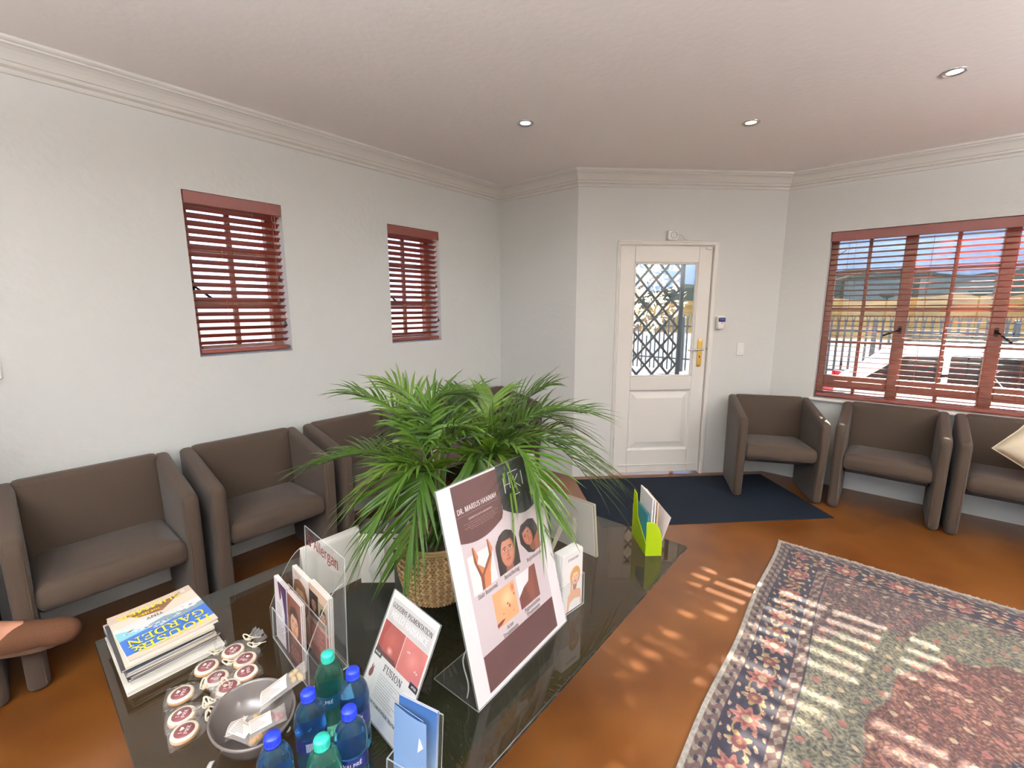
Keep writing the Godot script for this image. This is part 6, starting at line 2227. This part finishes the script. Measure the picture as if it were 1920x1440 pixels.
func seated_person() -> void:
	# sits in the chair at z = 0.455 facing +x, the near leg crossed over so that its foot hangs in view
	var o := thing("person", "seated visitor at the picture's edge with crossed legs and a brown suede shoe", "person", Vector3(-2.68, 0, 0.45))
	var P := o.position
	var hip := Vector3(-2.70, 0.56, 0.45) - P
	var kneeR := Vector3(-2.30, 0.66, 0.44) - P
	var ankR := Vector3(-2.43, 0.315, 0.125) - P
	var kneeL := Vector3(-2.24, 0.50, 0.52) - P
	var ankL := Vector3(-2.22, 0.09, 0.50) - P
	var chest := Vector3(-2.76, 0.98, 0.45) - P
	var neck := Vector3(-2.75, 1.1, 0.45) - P
	var headc := Vector3(-2.72, 1.26, 0.44) - P
	var shR := Vector3(-2.74, 1.03, 0.27) - P
	var shL := Vector3(-2.74, 1.03, 0.63) - P
	var elR := Vector3(-2.62, 0.78, 0.24) - P
	var elL := Vector3(-2.62, 0.78, 0.67) - P
	var haR := Vector3(-2.42, 0.745, 0.37) - P
	var haL := Vector3(-2.40, 0.76, 0.47) - P
	var toeR := Vector3(-2.355, 0.30, -0.045) - P
	var toeL := Vector3(-2.02, 0.045, 0.49) - P
	# skin: one body
	var bones := [[neck, headc, 0.05, 0.06], [headc, headc + Vector3(0.0, 0.05, 0), 0.085, 0.09], [headc + Vector3(0.03, -0.06, 0), headc + Vector3(0.045, -0.075, 0), 0.055, 0.045], [headc + Vector3(0.09, 0.0, 0), headc + Vector3(0.105, -0.02, 0), 0.012, 0.016], [headc + Vector3(0, 0, 0.085), headc + Vector3(0, -0.02, 0.09), 0.014, 0.012], [headc + Vector3(0, 0, -0.085), headc + Vector3(0, -0.02, -0.09), 0.014, 0.012], [neck, chest, 0.055, 0.1], [chest, hip, 0.12, 0.13], [chest, shR, 0.07, 0.05], [chest, shL, 0.07, 0.05], [shR, elR, 0.034, 0.03], [shL, elL, 0.034, 0.03], [elR, haR, 0.034, 0.024], [elL, haL, 0.034, 0.024], [hip + Vector3(0, 0, -0.09), kneeR, 0.075, 0.05], [hip + Vector3(0, 0, 0.09), kneeL, 0.075, 0.05], [kneeR, ankR, 0.055, 0.04], [kneeL, ankL, 0.05, 0.031], [ankR, ankR.lerp(toeR, 0.26) + Vector3(0, 0.008, 0), 0.042, 0.034], [ankL, ankL.lerp(toeL, 0.6), 0.032, 0.024]]
	for s in [[haR, Vector3(1, -0.1, 0.25)], [haL, Vector3(1, -0.1, -0.25)]]:
		var dir: Vector3 = s[1].normalized()
		var sd := dir.cross(Vector3.UP).normalized()
		bones.append([s[0], s[0] + dir * 0.06, 0.026, 0.03])
		for k in 4:
			var a: Vector3 = s[0] + dir * 0.065 + sd * (k - 1.5) * 0.018
			var l := [0.058, 0.068, 0.064, 0.05]
			bones.append([a, a + dir * l[k] * 0.6 - Vector3.UP * 0.008, 0.0095, 0.0088])
			bones.append([a + dir * l[k] * 0.6 - Vector3.UP * 0.008, a + dir * l[k] - Vector3.UP * 0.024, 0.0088, 0.0075])
		bones.append([s[0] + dir * 0.02 - sd * 0.02, s[0] + dir * 0.05 - sd * 0.048, 0.011, 0.009])
	var skin := mat(rgb(196, 138, 112), 0.55)
	skin.subsurf_scatter_enabled = true
	skin.subsurf_scatter_strength = 0.15
	part(o, "body", field_mesh(bones, 0.0115, 0.03), skin)
	# clothes
	var hem := ankR.lerp(kneeR, 0.34)
	part(o, "trousers", field_mesh([[hip + Vector3(0.02, 0, 0), hip + Vector3(-0.02, 0.1, 0), 0.15, 0.14], [hip + Vector3(0, 0, -0.09), kneeR, 0.092, 0.07], [hip + Vector3(0, 0, 0.09), kneeL, 0.092, 0.07], [kneeR, hem, 0.07, 0.058], [kneeL, ankL + Vector3(0, 0.06, 0), 0.07, 0.055]], 0.014, 0.04), mat(rgb(52, 56, 66), 0.85))
	part(o, "jumper", field_mesh([[chest, hip + Vector3(0, 0.08, 0), 0.145, 0.155], [chest, shR, 0.1, 0.068], [chest, shL, 0.1, 0.068], [shR, elR, 0.062, 0.052], [shL, elL, 0.062, 0.052], [elR, elR.lerp(haR, 0.85), 0.052, 0.038], [elL, elL.lerp(haL, 0.85), 0.052, 0.038]], 0.014, 0.04), mat(rgb(150, 142, 134), 0.9))
	part(o, "hair", field_mesh([[headc + Vector3(-0.03, 0.06, 0), headc + Vector3(-0.01, 0.09, 0), 0.088, 0.086], [headc + Vector3(-0.05, 0.02, 0.03), headc + Vector3(-0.07, -0.12, 0.05), 0.07, 0.05], [headc + Vector3(-0.05, 0.02, -0.03), headc + Vector3(-0.07, -0.12, -0.05), 0.07, 0.05]], 0.012, 0.03), mat(rgb(70, 48, 34), 0.6))
	for e in [-1.0, 1.0]:
		var st := begin()
		lathe(st, [Vector2(0, -0.009), Vector2(0.007, -0.005), Vector2(0.009, 0), Vector2(0.007, 0.005), Vector2(0, 0.009)], 10, Transform3D(Basis(), headc + Vector3(0.088, 0.02, e * 0.032)))
		part(o, "eye", st, mat(rgb(40, 32, 28), 0.2))
	var mst := begin()
	tube(mst, [headc + Vector3(0.095, -0.058, -0.022), headc + Vector3(0.1, -0.06, 0), headc + Vector3(0.095, -0.058, 0.022)], [0.003, 0.006, 0.003], 6)
	part(o, "mouth", mst, mat(rgb(160, 84, 78), 0.5))
	# brown suede ankle shoes
	var suede := mat(Color.WHITE, 0.9)
	suede.albedo_texture = ramp_image(M.fine.get_data(), M.fine.get_data(), 256, [rgb(56, 30, 12), rgb(78, 44, 19), rgb(100, 60, 28)], 0.0)
	triplanar(suede, 5.0, false)
	var sole := mat(rgb(70, 46, 30), 0.7)
	for f in [[ankR, toeR], [ankL, toeL]]:
		var a: Vector3 = f[0]
		var t: Vector3 = f[1]
		var dir := (t - a).normalized()
		var dn := Vector3.DOWN if f[0] == ankL else (dir.cross(Vector3(dir.z, 0, -dir.x).normalized()).normalized() * (1.0 if dir.cross(Vector3(dir.z, 0, -dir.x)).y < 0 else -1.0))
		var heel := a - dir * 0.035 + dn * 0.03
		var shoe := part(o, "shoe", field_mesh([[a - dir * 0.012 + dn * 0.004, a - dir * 0.006 + dn * 0.02, 0.05, 0.052], [heel, a + dir * 0.06 + dn * 0.022, 0.046, 0.052], [a + dir * 0.05 + dn * 0.018, t - dir * 0.02 + dn * 0.022, 0.054, 0.046], [t - dir * 0.03 + dn * 0.024, t + dn * 0.026, 0.048, 0.042]], 0.008, 0.02), suede)
		var st := begin()
		var sd := dir.cross(dn).normalized()
		var outline := []
		for k in 20:
			var q := TAU * k / 20.0
			var l := 0.5 + 0.5 * cos(q)
			outline.append(Vector2((l - 0.5) * 0.25 + 0.05, sin(q) * lerpf(0.04, 0.052, l)))
		extrude(st, PackedVector2Array(outline), 0.018, Transform3D(Basis(dir, sd, dir.cross(sd)), a + dn * 0.06), true)
		part(shoe, "sole", st, sole)
		st = begin()
		for k in 3:
			var c := a + dir * (0.045 + k * 0.02) - dn * (0.026 - k * 0.007)
			tube(st, [c - sd * 0.022 + dn * 0.012, c - dn * 0.002, c + sd * 0.022 + dn * 0.012], 0.003, 5)
		part(shoe, "lace", st, sole)
